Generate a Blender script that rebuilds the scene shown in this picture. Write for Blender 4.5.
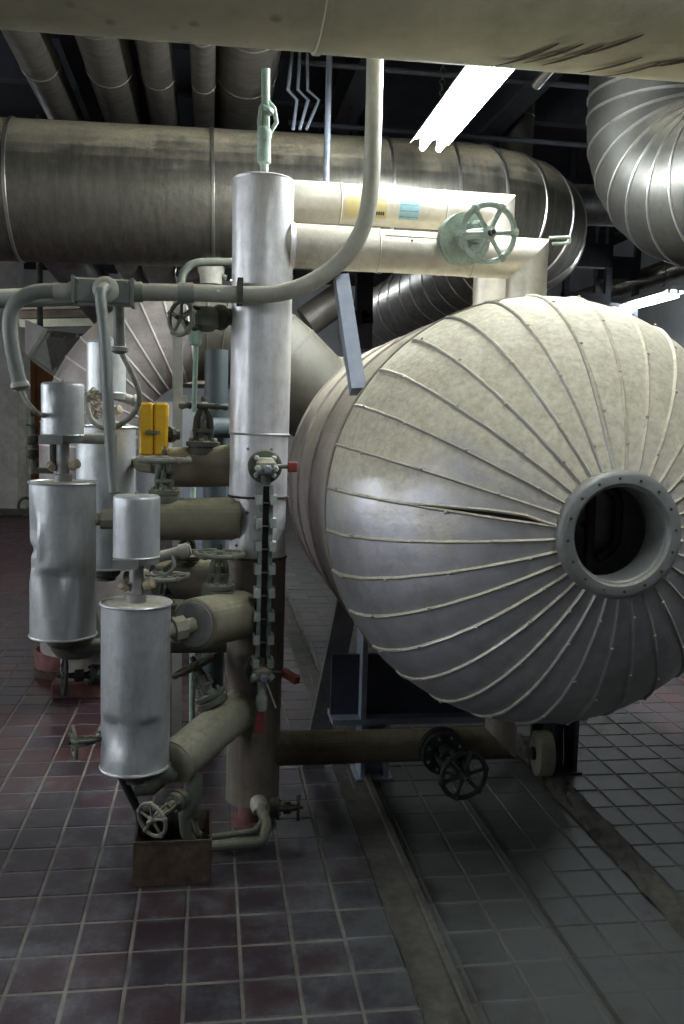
import bpy, math, random
from mathutils import Vector, Matrix
random.seed(7)
rad = math.radians
pi = math.pi
for o in list(bpy.data.objects):
    bpy.data.objects.remove(o)
sc = bpy.context.scene
COL = sc.collection

# ------------------------------------------------------------------ camera
F, PITCH, ROLL, YAW, CH = 900.0, 0.0967, 0.028, 0.148, 1.6
_r0 = Vector((math.cos(YAW), -math.sin(YAW), 0)); _fl = Vector((math.sin(YAW), math.cos(YAW), 0)); _z = Vector((0, 0, 1))
FW = math.cos(PITCH)*_fl - math.sin(PITCH)*_z
_up = math.sin(PITCH)*_fl + math.cos(PITCH)*_z
RT = math.cos(ROLL)*_r0 + math.sin(ROLL)*_up
UP = -math.sin(ROLL)*_r0 + math.cos(ROLL)*_up
CAM = Vector((0, 0, CH))
cd = bpy.data.cameras.new('camera'); cam = bpy.data.objects.new('camera', cd); COL.objects.link(cam)
cd.sensor_fit = 'VERTICAL'; cd.sensor_height = 24.0; cd.lens = 24.0*F/1024.0
cd.clip_start = 0.05; cd.clip_end = 100
mw = Matrix((RT, UP, -FW)).transposed().to_4x4(); mw.translation = CAM
cam.matrix_world = mw
sc.camera = cam

# ------------------------------------------------------------------ world, exposure
w = bpy.data.worlds.new('world'); sc.world = w; w.use_nodes = True
w.node_tree.nodes['Background'].inputs[0].default_value = (0.5, 0.6, 0.75, 1)
w.node_tree.nodes['Background'].inputs[1].default_value = 0.05
sc.view_settings.view_transform = 'Standard'; sc.view_settings.look = 'None'
sc.view_settings.gamma = 1.0; sc.view_settings.use_curve_mapping = False
sc.view_settings.exposure = 0.0
TUBE_E = 340.0        # radiance of the fluorescent tubes
DAY_E = 8.5          # glow of the unseen frosted window panes, assumed for daylight


def at(x, y, Y):
    """world point on the plane y = Y seen along the sight line of pixel (x, y) of the photograph"""
    d = FW + RT*((x-342)/F) - UP*((y-512)/F)
    return CAM + d*(Y/d.y)

# ------------------------------------------------------------------ node helpers
def newmat(name):
    m = bpy.data.materials.new(name); m.use_nodes = True
    nt = m.node_tree
    return m, nt, nt.nodes['Principled BSDF']
def N(nt, t, **k):
    n = nt.nodes.new(t)
    for a, v in k.items():
        if a.startswith('i_'):
            n.inputs[int(a[2:])].default_value = v
        else:
            setattr(n, a, v)
    return n
def L(nt, a, b): nt.links.new(a, b)
def noise(nt, scale, detail=4, rough=.6, stretch=None):
    g = N(nt, 'ShaderNodeNewGeometry'); n = N(nt, 'ShaderNodeTexNoise')
    n.inputs['Scale'].default_value = scale; n.inputs['Detail'].default_value = detail; n.inputs['Roughness'].default_value = rough
    if stretch:
        mp = N(nt, 'ShaderNodeMapping'); mp.inputs['Scale'].default_value = stretch
        L(nt, g.outputs['Position'], mp.inputs[0]); L(nt, mp.outputs[0], n.inputs['Vector'])
    else:
        L(nt, g.outputs['Position'], n.inputs['Vector'])
    return n.outputs['Fac']
def ramp(nt, fac, a, b, ca=(0, 0, 0, 1), cb=(1, 1, 1, 1)):
    r = N(nt, 'ShaderNodeValToRGB')
    r.color_ramp.elements[0].position = a; r.color_ramp.elements[0].color = ca
    r.color_ramp.elements[1].position = b; r.color_ramp.elements[1].color = cb
    L(nt, fac, r.inputs[0]); return r.outputs[0]
def mix(nt, fac, a, b):
    m = N(nt, 'ShaderNodeMix', data_type='RGBA')
    if isinstance(fac, float): m.inputs[0].default_value = fac
    else: L(nt, fac, m.inputs[0])
    for i, v in ((6, a), (7, b)):
        if isinstance(v, tuple): m.inputs[i].default_value = (*v[:3], 1)
        else: L(nt, v, m.inputs[i])
    return m.outputs[2]
def mth(nt, op, a, b=None, c=None, clamp=False):
    m = N(nt, 'ShaderNodeMath', operation=op); m.use_clamp = clamp
    for i, v in enumerate((a, b, c)):
        if v is None: continue
        if isinstance(v, (int, float)): m.inputs[i].default_value = v
        else: L(nt, v, m.inputs[i])
    return m.outputs[0]
def bump(nt, b, h, strength=.2, dist=.01):
    n = N(nt, 'ShaderNodeBump'); n.inputs['Strength'].default_value = strength; n.inputs['Distance'].default_value = dist
    L(nt, h, n.inputs['Height']); L(nt, n.outputs[0], b.inputs['Normal'])

def m_plain(name, col, rough=.6, metal=0., var=.25, scale=9., bmp=.15, dark=None):
    """paint or bare stuff with grime in it"""
    m, nt, b = newmat(name)
    f = mth(nt, 'ADD', mth(nt, 'MULTIPLY', noise(nt, scale, 6), .65), mth(nt, 'MULTIPLY', noise(nt, scale*4.5, 5), .35))
    d = dark or tuple(c*(1-var*1.6) for c in col)
    L(nt, mix(nt, ramp(nt, f, .35, .7), d, tuple(min(1, c*(1+var*.4)) for c in col)), b.inputs['Base Color'])
    b.inputs['Roughness'].default_value = rough; b.inputs['Metallic'].default_value = metal
    bump(nt, b, noise(nt, scale*5), bmp, .004)
    return m
def m_metal(name, col=(.6, .6, .62), rough=.38, dust=(.5, .47, .36), lo=.45, hi=.9, grime=.35, metal=.9, streak=None, gscale=5., dmax=1.0):
    """sheet metal; settled dust lies on the faces that look up, stains all over"""
    m, nt, b = newmat(name)
    g = N(nt, 'ShaderNodeNewGeometry'); s = N(nt, 'ShaderNodeSeparateXYZ'); L(nt, g.outputs['True Normal'], s.inputs[0])
    n1 = noise(nt, gscale, 5, .65); n2 = noise(nt, 24, 3)
    f = mth(nt, 'ADD', s.outputs[2], mth(nt, 'MULTIPLY', mth(nt, 'SUBTRACT', n1, .5), .9))
    mr = N(nt, 'ShaderNodeMapRange'); mr.inputs[1].default_value = lo; mr.inputs[2].default_value = hi; mr.inputs[4].default_value = dmax
    mr.interpolation_type = 'SMOOTHSTEP'
    L(nt, f, mr.inputs[0]); df = mr.outputs[0]
    st = noise(nt, 3.2, 5, .7, streak)
    base = mix(nt, ramp(nt, st, .42, .72), col, tuple(c*(1-grime) for c in col))
    gr = noise(nt, 13, 9, .72)
    base = mix(nt, mth(nt, 'MULTIPLY', ramp(nt, gr, .46, .70), min(.85, grime*1.3)), base, tuple(c*.42 for c in dust))
    dn = mth(nt, 'ADD', mth(nt, 'MULTIPLY', gr, .7), mth(nt, 'MULTIPLY', n2, .3))
    fine = noise(nt, 46, 6, .7)
    dn = mth(nt, 'ADD', mth(nt, 'MULTIPLY', dn, .45), mth(nt, 'MULTIPLY', fine, .55))
    dcol = mix(nt, ramp(nt, dn, .36, .58), tuple(c*k for c, k in zip(dust, (.66, .63, .58))), tuple(c*1.08 for c in dust))
    L(nt, mix(nt, df, base, dcol), b.inputs['Base Color'])
    L(nt, mth(nt, 'MULTIPLY', mth(nt, 'SUBTRACT', 1, df), metal), b.inputs['Metallic'])
    r = mth(nt, 'ADD', mth(nt, 'MULTIPLY', st, .25), rough-.1)
    L(nt, mth(nt, 'MAXIMUM', r, mth(nt, 'MULTIPLY', df, .95)), b.inputs['Roughness'])
    bump(nt, b, mth(nt, 'ADD', n2, mth(nt, 'MULTIPLY', fine, mth(nt, 'MULTIPLY', df, 1.6))), .35, .006)
    return m
def m_emit(name, col, e):
    m, nt, b = newmat(name)
    b.inputs['Base Color'].default_value = (*col, 1); b.inputs['Emission Color'].default_value = (*col, 1)
    b.inputs['Emission Strength'].default_value = e
    return m

TILE_X, TILE_Y = .1635, .1746
GX0, GY0 = -.339*1.6, 1.538*1.6
def m_tile():
    m, nt, b = newmat('quarry_tile')
    g = N(nt, 'ShaderNodeNewGeometry'); s = N(nt, 'ShaderNodeSeparateXYZ'); L(nt, g.outputs['Position'], s.inputs[0])
    ix = mth(nt, 'FLOOR', mth(nt, 'DIVIDE', mth(nt, 'SUBTRACT', s.outputs[0], GX0), TILE_X))
    iy = mth(nt, 'FLOOR', mth(nt, 'DIVIDE', mth(nt, 'SUBTRACT', s.outputs[1], GY0), TILE_Y))
    cx = N(nt, 'ShaderNodeCombineXYZ'); L(nt, ix, cx.inputs[0]); L(nt, iy, cx.inputs[1])
    wn = N(nt, 'ShaderNodeTexWhiteNoise', noise_dimensions='2D'); L(nt, cx.outputs[0], wn.inputs['Vector'])
    rp = N(nt, 'ShaderNodeValToRGB'); e = rp.color_ramp.elements
    e[0].position = 0; e[0].color = (.026, .016, .021, 1); e[1].position = 1; e[1].color = (.068, .023, .021, 1)
    k = e.new(.5); k.color = (.041, .019, .023, 1)
    L(nt, wn.outputs['Value'], rp.inputs[0])
    fx = mth(nt, 'FRACT', mth(nt, 'DIVIDE', mth(nt, 'SUBTRACT', s.outputs[0], GX0), TILE_X))
    fy = mth(nt, 'FRACT', mth(nt, 'DIVIDE', mth(nt, 'SUBTRACT', s.outputs[1], GY0), TILE_Y))
    # dust: smears, more of it near grout and on the tank's side of the drain
    sm = noise(nt, 8.5, 9, .74); sm2 = noise(nt, 2.1, 3, .5)
    ed = mth(nt, 'MAXIMUM', mth(nt, 'ABSOLUTE', mth(nt, 'SUBTRACT', fx, .5)), mth(nt, 'ABSOLUTE', mth(nt, 'SUBTRACT', fy, .5)))
    side = N(nt, 'ShaderNodeMapRange'); side.inputs[1].default_value = .1; side.inputs[2].default_value = 1.0
    side.interpolation_type = 'SMOOTHSTEP'; L(nt, s.outputs[0], side.inputs[0])
    off = N(nt, 'ShaderNodeMapRange'); off.inputs[1].default_value = 1.75; off.inputs[2].default_value = 2.6; off.inputs[3].default_value = 1.0; off.inputs[4].default_value = .15
    off.interpolation_type = 'SMOOTHSTEP'; L(nt, s.outputs[0], off.inputs[0]); hump = mth(nt, 'MULTIPLY', side.outputs[0], off.outputs[0])
    far = N(nt, 'ShaderNodeMapRange'); far.inputs[1].default_value = 3.4; far.inputs[2].default_value = 5.0
    far.inputs[3].default_value = .03; far.inputs[4].default_value = -.10; L(nt, s.outputs[1], far.inputs[0])
    d = mth(nt, 'ADD', mth(nt, 'MULTIPLY', sm, .95), mth(nt, 'MULTIPLY', sm2, .35))
    d = mth(nt, 'ADD', d, mth(nt, 'MULTIPLY', ed, .12)); d = mth(nt, 'ADD', d, mth(nt, 'MULTIPLY', hump, .22)); d = mth(nt, 'ADD', d, far.outputs[0])
    mr = N(nt, 'ShaderNodeMapRange'); mr.inputs[1].default_value = .62; mr.inputs[2].default_value = .98; mr.inputs[4].default_value = .95
    mr.interpolation_type = 'SMOOTHSTEP'; L(nt, d, mr.inputs[0])
    dustc = mix(nt, side.outputs[0], (.10, .106, .115), (.082, .088, .080))
    wear = N(nt, 'ShaderNodeMapRange'); wear.inputs[1].default_value = 3.3; wear.inputs[2].default_value = 4.6; wear.inputs[3].default_value = .62; wear.inputs[4].default_value = .0
    L(nt, mth(nt, 'ADD', s.outputs[1], mth(nt, 'MULTIPLY', mth(nt, 'SUBTRACT', sm2, .5), 1.5)), wear.inputs[0])
    L(nt, mix(nt, mr.outputs[0], mix(nt, wear.outputs[0], rp.outputs[0], (.027, .023, .028)), dustc), b.inputs['Base Color'])
    L(nt, mth(nt, 'ADD', mth(nt, 'MULTIPLY', sm, .3), .36), b.inputs['Roughness'])
    b.inputs['Specular IOR Level'].default_value = .35
    bump(nt, b, noise(nt, 60, 3), .12, .003)
    return m

def m_duct_dusty(name, col, streaks=False):
    m, nt, b = newmat(name)
    f = noise(nt, 4, 5, .65)
    c = mix(nt, ramp(nt, f, .3, .75), tuple(k*.62 for k in col), col)
    v = N(nt, 'ShaderNodeTexVoronoi'); g = N(nt, 'ShaderNodeNewGeometry'); v.inputs['Scale'].default_value = 9
    L(nt, g.outputs['Position'], v.inputs['Vector'])
    spots = mth(nt, 'MULTIPLY', ramp(nt, v.outputs['Distance'], .1, .22, (1, 1, 1, 1), (0, 0, 0, 1)), ramp(nt, noise(nt, 1.7, 2), .56, .62))
    c = mix(nt, mth(nt, 'MULTIPLY', spots, .6), c, (.05, .042, .03))
    L(nt, c, b.inputs['Base Color']); b.inputs['Roughness'].default_value = .72
    b.inputs['Metallic'].default_value = .15
    bump(nt, b, noise(nt, 30, 4), .3, .005)
    return m

M = {}
M['tile'] = m_tile()
def m_grout():
    m, nt, b = newmat('grout')
    g = N(nt, 'ShaderNodeNewGeometry'); s = N(nt, 'ShaderNodeSeparateXYZ'); L(nt, g.outputs['Position'], s.inputs[0])
    side = N(nt, 'ShaderNodeMapRange'); side.inputs[1].default_value = .3; side.inputs[2].default_value = 1.0; L(nt, s.outputs[0], side.inputs[0])
    c = mix(nt, side.outputs[0], (.24, .22, .18), (.115, .115, .10))
    L(nt, mix(nt, ramp(nt, noise(nt, 5), .35, .7), (.10, .095, .08), c), b.inputs['Base Color']); b.inputs['Roughness'].default_value = .9
    return m
M['grout'] = m_grout()
M['concrete'] = m_plain('concrete', (.105, .10, .08), .9, var=.42, scale=6, bmp=.5)
M['concrete_dark'] = m_plain('drain_floor', (.06, .055, .045), .9, var=.4, scale=7, bmp=.5)
M['tank'] = m_metal('tank_jacket', (.52, .51, .54), .44, (.60, .56, .43), -.15, .38, .32, .72, gscale=4.5)
M['tank_shell'] = m_metal('shell_jacket', (.50, .44, .42), .45, (.42, .38, .28), .0, .6, .45, .75)
M['rib'] = m_metal('seam_rib', (.45, .44, .46), .45, (.56, .52, .40), -.15, .35, .4, .75)
M['liner'] = m_plain('insulation_liner', (.012, .011, .010), .95)
M['alu'] = m_metal('bare_aluminium', (.76, .75, .77), .36, (.55, .53, .45), .75, 1.15, .3, .38, streak=(6, 6, .8))
M['alu_dull'] = m_metal('dull_aluminium', (.54, .56, .57), .42, (.42, .42, .37), .6, 1.0, .25, .62, streak=(5, 5, 1.2))
M['ring'] = m_metal('manhole_steel', (.26, .27, .26), .5, (.35, .33, .26), .4, 1.0, .4, .4)
M['alu_old'] = m_metal('stained_jacket', (.20, .165, .135), .6, (.25, .22, .16), .5, 1.0, .6, .2, streak=(5, 5, .6))
M['duct'] = m_metal('duct_jacket', (.27, .255, .22), .36, (.33, .29, .2), .15, .85, .5, .9, streak=(7, 2, .7))
M['duct_dark'] = m_metal('weathered_duct', (.11, .108, .10), .42, (.16, .145, .10), .1, .9, .5, .9)
M['duct_shiny'] = m_metal('galvanised_duct', (.36, .36, .36), .30, (.3, .28, .21), .35, 1.0, .5, .95)
M['duct_pale'] = m_metal('pale_duct_jacket', (.36, .315, .30), .5, (.36, .32, .27), .2, .9, .4, .45)
M['duct_dimmed'] = m_metal('dimmed_brown_cladding', (.075, .068, .05), .6, (.085, .078, .055), .3, .9, .5, .2)  # brown arch end, colour darkened where the lamp made it too bright
M['seam_bright'] = m_metal('seam_edge', (.62, .61, .58), .3, (.5, .47, .38), .9, 1.4, .2, .95)
M['seam_highlit'] = m_metal('highlit_seam_edge', (.60, .57, .53), .4, (.5, .47, .4), .9, 1.4, .2, .25)  # arch seams coloured pale to stand for their highlights
M['cream'] = m_metal('cream_pipe_jacket', (.66, .62, .54), .45, (.56, .50, .36), .3, .85, .3, .55)
M['brown'] = m_metal('brown_dusty_insulation', (.105, .085, .055), .75, (.30, .27, .165), .35, 1.05, .5, .0)
M['olive'] = m_metal('olive_dusty_insulation', (.155, .14, .095), .75, (.33, .31, .21), .3, 1.05, .45, .0)
M['olive_pale'] = m_metal('pale_dusty_insulation', (.27, .26, .195), .75, (.36, .34, .25), .2, 1.0, .4, .0)
M['conduit'] = m_metal('grey_conduit', (.17, .185, .172), .5, (.44, .42, .33), .35, .95, .3, .25)
M['conduit_pale'] = m_metal('pale_conduit', (.32, .32, .28), .5, (.5, .47, .38), .35, .95, .35, .2)
M['mint'] = m_plain('mint_paint', (.30, .42, .34), .5, var=.3, scale=14)
M['mint_pale'] = m_plain('pale_mint_paint', (.36, .44, .37), .55, var=.28, scale=16)
M['iron'] = m_metal('dirty_valve_iron', (.045, .047, .036), .7, (.22, .20, .135), .35, 1.05, .4, .1)
M['iron_green'] = m_metal('green_grey_valve', (.10, .115, .09), .65, (.26, .25, .18), .3, 1.0, .4, .1)
M['black'] = m_plain('black_iron', (.018, .019, .018), .6, var=.4, scale=20)
M['wheel_dust'] = m_metal('dusty_handwheel', (.16, .17, .14), .7, (.33, .32, .25), .2, .9, .4, .1)
M['bolt'] = m_plain('bolt_steel', (.20, .20, .165), .55, .3)
M['glass_dark'] = m_plain('gauge_glass', (.008, .009, .010), .12, var=.1)
M['gauge'] = m_plain('grey_green_gauge_body', (.24, .29, .26), .5, .1, scale=20)
M['clamp'] = m_plain('pale_clamp', (.46, .52, .47), .5, .1, scale=20)
M['red'] = m_plain('red_plastic', (.24, .035, .03), .5, var=.3, scale=25)
M['pinkred'] = m_plain('faded_red_paint', (.22, .09, .08), .7, var=.35, scale=20)
M['yellow'] = m_plain('yellow_paint', (.85, .48, .02), .5, var=.14, scale=8)
M['rust'] = m_plain('rusty_plate', (.085, .055, .036), .85, .1, var=.5, scale=10, bmp=.5)
M['rust_red'] = m_plain('red_brown_pedestal', (.14, .055, .045), .85, var=.45, scale=9)
M['bluegrey'] = m_plain('blue_grey_steel_paint', (.24, .27, .33), .5, .1, var=.2, scale=7)
M['saddle'] = m_plain('dark_blue_saddle_paint', (.045, .048, .07), .55, .1, var=.3, scale=7)
M['brace'] = m_plain('grey_brown_brace_paint', (.11, .105, .105), .6, .1, var=.3)
M['bluepipe'] = m_plain('blue_green_pipe_paint', (.03, .045, .048), .55, var=.2)
M['beam'] = m_plain('dark_roof_steel', (.035, .038, .05), .7, var=.3)
M['ceil'] = m_plain('dark_ceiling', (.022, .024, .032), .9, var=.3)
M['pipe_top'] = m_metal('overhead_pipe_jacket', (.11, .10, .085), .5, (.13, .115, .085), .5, 1., .5, .5, streak=(2, 7, 2))
M['whitewall'] = m_plain('white_painted_wall', (.62, .63, .64), .8, var=.12, scale=2, bmp=.05)
M['wall'] = m_plain('grey_wall', (.22, .215, .21), .85, var=.2, scale=2)
M['wood'] = m_plain('brown_timber', (.30, .11, .03), .6, var=.3, scale=4)
M['pillar'] = m_plain('dirty_cream_pillar', (.55, .52, .49), .8, var=.25, scale=3)
M['whitebox'] = m_plain('dusty_white_block', (.46, .44, .37), .8, var=.25)
M['front_duct'] = m_duct_dusty('dusty_cladding', (.50, .47, .345))
M['lampwhite'] = m_plain('lamp_enamel', (.7, .7, .7), .4, var=.05)
M['tube'] = m_emit('fluorescent_tube', (.90, .97, 1.0), TUBE_E)
M['tube_far'] = m_emit('fluorescent_tube_far', (.90, .97, 1.0), TUBE_E*.3)
M['tube_near'] = m_emit('fluorescent_tube_added', (.90, .97, 1.0), TUBE_E*.30)  # weaker tubes for the added lamp out of frame
M['pane'] = m_emit('unseen_daylight_pane', (.88, .94, 1.0), DAY_E)
M['label_y'] = m_plain('yellow_sticker', (.62, .52, .25), .6, var=.1)
M['label_b'] = m_plain('pale_blue_sticker', (.30, .52, .60), .6, var=.12, scale=40)
M['ink'] = m_plain('black_ink', (.03, .03, .03), .7, var=.1)
M['plate'] = m_plain('grey_name_plate', (.30, .30, .29), .5, .4)
M['tan'] = m_plain('tan_wrap', (.42, .36, .25), .85, var=.4, scale=30, bmp=.5)
M['cable'] = m_plain('grey_flexible_cable', (.26, .26, .22), .7, var=.3, scale=20)

# ------------------------------------------------------------------ mesh builder
def frame(d):
    d = d.normalized()
    if abs(d.z) > .95:
        e1 = Vector((1, 0, 0)); e1 = (e1 - d*e1.dot(d)).normalized()
    else:
        e1 = _z.cross(d).normalized()
    return e1, d.cross(e1)
class MB:
    def __init__(s): s.v = []; s.f = []
    def grid(s, rows, closed=True, cap0=False, cap1=False):
        b = len(s.v); n = len(rows[0])
        for r in rows: s.v += [Vector(p) for p in r]
        for i in range(len(rows)-1):
            for j in range(n if closed else n-1):
                k = (j+1) % n
                s.f.append((b+i*n+j, b+i*n+k, b+(i+1)*n+k, b+(i+1)*n+j))
        if cap0: s.f.append(tuple(b+j for j in reversed(range(n))))
        if cap1: s.f.append(tuple(b+(len(rows)-1)*n+j for j in range(n)))
        return s
    def lathe(s, p, d, prof, n=24, rf=None, cap0=True, cap1=True):
        """prof: (distance along axis, radius)"""
        p = Vector(p); d = Vector(d).normalized(); e1, e2 = frame(d); rows = []
        for t, r in prof:
            row = []
            for j in range(n):
                a = 2*pi*j/n; rr = rf(a, t, r) if rf else r
                row.append(p + d*t + (e1*math.cos(a) + e2*math.sin(a))*rr)
            rows.append(row)
        return s.grid(rows, True, cap0, cap1)
    def cyl(s, a, b, r, n=20, r2=None):
        a = Vector(a); b = Vector(b)
        return s.lathe(a, b-a, [(0, r), ((b-a).length, r if r2 is None else r2)], n)
    def tube(s, path, r, n=12, caps=True):
        path = [Vector(p) for p in path]; m = len(path); rows = []
        t0 = (path[1]-path[0]).normalized(); e1, e2 = frame(t0)
        for i, p in enumerate(path):
            t = (path[min(i+1, m-1)] - path[max(i-1, 0)]).normalized()
            e1 = (e1 - t*e1.dot(t)).normalized(); e2 = t.cross(e1)
            rr = r[i] if isinstance(r, (list, tuple)) else r
            rows.append([p + (e1*math.cos(2*pi*j/n) + e2*math.sin(2*pi*j/n))*rr for j in range(n)])
        return s.grid(rows, True, caps, caps)
    def ring(s, c, ax, R, r, n=28, k=8):
        c = Vector(c); ax = Vector(ax).normalized(); e1, e2 = frame(ax); rows = []
        for i in range(n+1):
            a = 2*pi*i/n; q = e1*math.cos(a) + e2*math.sin(a)
            rows.append([c + q*(R + r*math.cos(2*pi*j/k)) + ax*(r*math.sin(2*pi*j/k)) for j in range(k)])
        return s.grid(rows)
    def box(s, c, h, ex=(1, 0, 0), ey=(0, 1, 0), ez=(0, 0, 1), bev=0.):
        c = Vector(c); ex, ey, ez = Vector(ex), Vector(ey), Vector(ez); b = len(s.v)
        if bev <= 0:
            for sx in (-1, 1):
                for sy in (-1, 1):
                    for sz in (-1, 1): s.v.append(c + ex*(sx*h[0]) + ey*(sy*h[1]) + ez*(sz*h[2]))
            for f in ((0, 1, 3, 2), (4, 6, 7, 5), (0, 4, 5, 1), (2, 3, 7, 6), (0, 2, 6, 4), (1, 5, 7, 3)):
                s.f.append(tuple(b+i for i in f))
            return s
        # octagonal prism along ez, chamfered top and bottom
        def loop(hx, hy, z, k):
            pts = [(hx-k, hy), (-hx+k, hy), (-hx, hy-k), (-hx, -hy+k), (-hx+k, -hy), (hx-k, -hy), (hx, -hy+k), (hx, hy-k)]
            return [c + ex*x + ey*y + ez*z for x, y in pts]
        rows = [loop(h[0]-bev, h[1]-bev, -h[2], bev*.5), loop(h[0], h[1], -h[2]+bev, bev), loop(h[0], h[1], h[2]-bev, bev), loop(h[0]-bev, h[1]-bev, h[2], bev*.5)]
        return s.grid(rows, True, True, True)
    def bar(s, a, b, wx, wy, side=None):
        a = Vector(a); b = Vector(b); d = (b-a); l = d.length; d.normalize()
        if side is None: e1, e2 = frame(d)
        else:
            e1 = Vector(side); e1 = (e1 - d*e1.dot(d)).normalized(); e2 = d.cross(e1)
        return s.box((a+b)/2, (wx/2, wy/2, l/2), e1, e2, d)
    def build(s, name, mat, parent=None, smooth=40, origin=None):
        if origin is None:
            if parent is not None: origin = parent['_o']
            else:
                xs = [v.x for v in s.v]; ys = [v.y for v in s.v]; zs = [v.z for v in s.v]
                origin = ((min(xs)+max(xs))/2, (min(ys)+max(ys))/2, min(zs))
        og = Vector(origin)
        me = bpy.data.meshes.new(name)
        me.from_pydata([tuple(v-og) for v in s.v], [], s.f); me.update()
        import bmesh
        bm = bmesh.new(); bm.from_mesh(me); bmesh.ops.recalc_face_normals(bm, faces=bm.faces); bm.to_mesh(me); bm.free()
        if smooth:
            me.shade_smooth(); me.set_sharp_from_angle(angle=rad(smooth))
        me.materials.append(M[mat] if isinstance(mat, str) else mat)
        o = bpy.data.objects.new(name, me); COL.objects.link(o); o['_o'] = tuple(og)
        if parent is not None: o.parent = parent
        else: o.location = og
        return o
ROOTS = []
def tag(o, label=None, cat=None, group=None, kind=None):
    if label: o['label'] = label
    if cat: o['category'] = cat
    if group: o['group'] = group
    if kind: o['kind'] = kind
    return o
def thing(name, label, cat, loc, group=None):
    o = bpy.data.objects.new(name, None); COL.objects.link(o); o.location = loc; o['_o'] = tuple(loc)
    o.empty_display_size = .05
    return tag(o, label, cat, group)
def struct(o): return tag(o, kind='structure')
def copies(src, positions, parent):
    """more of the same piece, sharing the mesh; positions are offsets from the piece as built"""
    for p in positions:
        c = src.copy(); COL.objects.link(c); c.parent = parent; c.location = Vector(src.location) + Vector(p)
def V(*a): return Vector(a)
def lerp(a, b, t): return Vector(a)*(1-t) + Vector(b)*t
def smoothpath(pts, k=6):
    pts = [Vector(p) for p in pts]; out = []
    for i in range(len(pts)-1):
        p0 = pts[max(i-1, 0)]; p1 = pts[i]; p2 = pts[i+1]; p3 = pts[min(i+2, len(pts)-1)]
        for j in range(k):
            t = j/k
            out.append(.5*((2*p1) + (p2-p0)*t + (2*p0-5*p1+4*p2-p3)*t*t + (-p0+3*p1-3*p2+p3)*t**3))
    out.append(pts[-1]); return out
def bend(pts, r, k=7):
    """polyline with rounded corners"""
    pts = [Vector(p) for p in pts]; out = [pts[0]]
    for i in range(1, len(pts)-1):
        a, b, c = pts[i-1], pts[i], pts[i+1]
        u = (a-b).normalized(); v = (c-b).normalized(); ang = u.angle(v)
        t = min(r/math.tan(ang/2), (a-b).length*.49, (c-b).length*.49)
        for j in range(k+1):
            s = j/k
            out.append((b+u*t)*(1-s)**2 + b*2*s*(1-s) + (b+v*t)*s*s)
    out.append(pts[-1]); return out

# ================================================================== THE SETTING
YB, XL, XR, YF, ZC = 19.0, -6.0, 6.2, -4.0, 4.5
fl = MB().box((.1, (YB+YF)/2, -.06), ((XR-XL)/2, (YB-YF)/2, .057)).build('floor', 'grout', None, 0, (0, 0, 0)); struct(fl)
struct(MB().box((.1, (YB+YF)/2, ZC+.05), ((XR-XL)/2, (YB-YF)/2, .05)).build('ceiling', 'ceil', None, 0))
struct(MB().box((.1, YB+.05, ZC/2), ((XR-XL)/2, .05, ZC/2)).build('wall_back', 'whitewall', None, 0))
struct(MB().box((.1, YF-.05, ZC/2), ((XR-XL)/2, .05, ZC/2)).build('wall_front', 'wall', None, 0))
struct(MB().box((XR+.05, (YB+YF)/2, ZC/2), (.05, (YB-YF)/2, ZC/2)).build('wall_right', 'whitewall', None, 0))
# unseen left wall; two glowing windows added for cool light from the left
wl = MB(); WN = [(-1.2, 1.6), (3.2, 6.0)]; WZ0, WZ1 = 1.3, 3.3
ys = [YF] + [v for p in WN for v in p] + [YB]
for i in range(0, len(ys), 2): wl.box((XL-.05, (ys[i]+ys[i+1])/2, ZC/2), (.05, (ys[i+1]-ys[i])/2, ZC/2))
for a, b in WN:
    wl.box((XL-.05, (a+b)/2, WZ0/2), (.05, (b-a)/2, WZ0/2)); wl.box((XL-.05, (a+b)/2, (WZ1+ZC)/2), (.05, (b-a)/2, (ZC-WZ1)/2))
struct(wl.build('wall_left', 'wall', None, 0))
for i, (a, b) in enumerate(WN):
    wf = MB()
    for y in (a+.03, b-.03): wf.box((XL-.05, y, (WZ0+WZ1)/2), (.04, .03, (WZ1-WZ0)/2))
    for z in (WZ0+.03, WZ1-.03): wf.box((XL-.05, (a+b)/2, z), (.04, (b-a)/2, .03))
    for k in (1, 2): wf.box((XL-.05, a+(b-a)*k/3, (WZ0+WZ1)/2), (.03, .02, (WZ1-WZ0)/2))
    wo = struct(wf.build('window_%d' % (i+1), 'bluegrey', None, 0))
    for k in range(3):
        MB().box((XL-.06, a+(b-a)*(k+.5)/3, (WZ0+WZ1)/2), (.006, (b-a)/6-.02, (WZ1-WZ0)/2-.05)).build('pane', 'pane', wo, 0)
# timber door and partition far behind the left pillar
d1 = struct(MB().box((-4.35, YB-.12, 1.35), (1.55, .06, 1.35)).build('door_1', 'wood', None, 0))
for k in range(5): MB().box((-5.6+k*.62, YB-.20, 1.35), (.29, .02, 1.30)).build('panel', 'wood', d1, 0)

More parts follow.
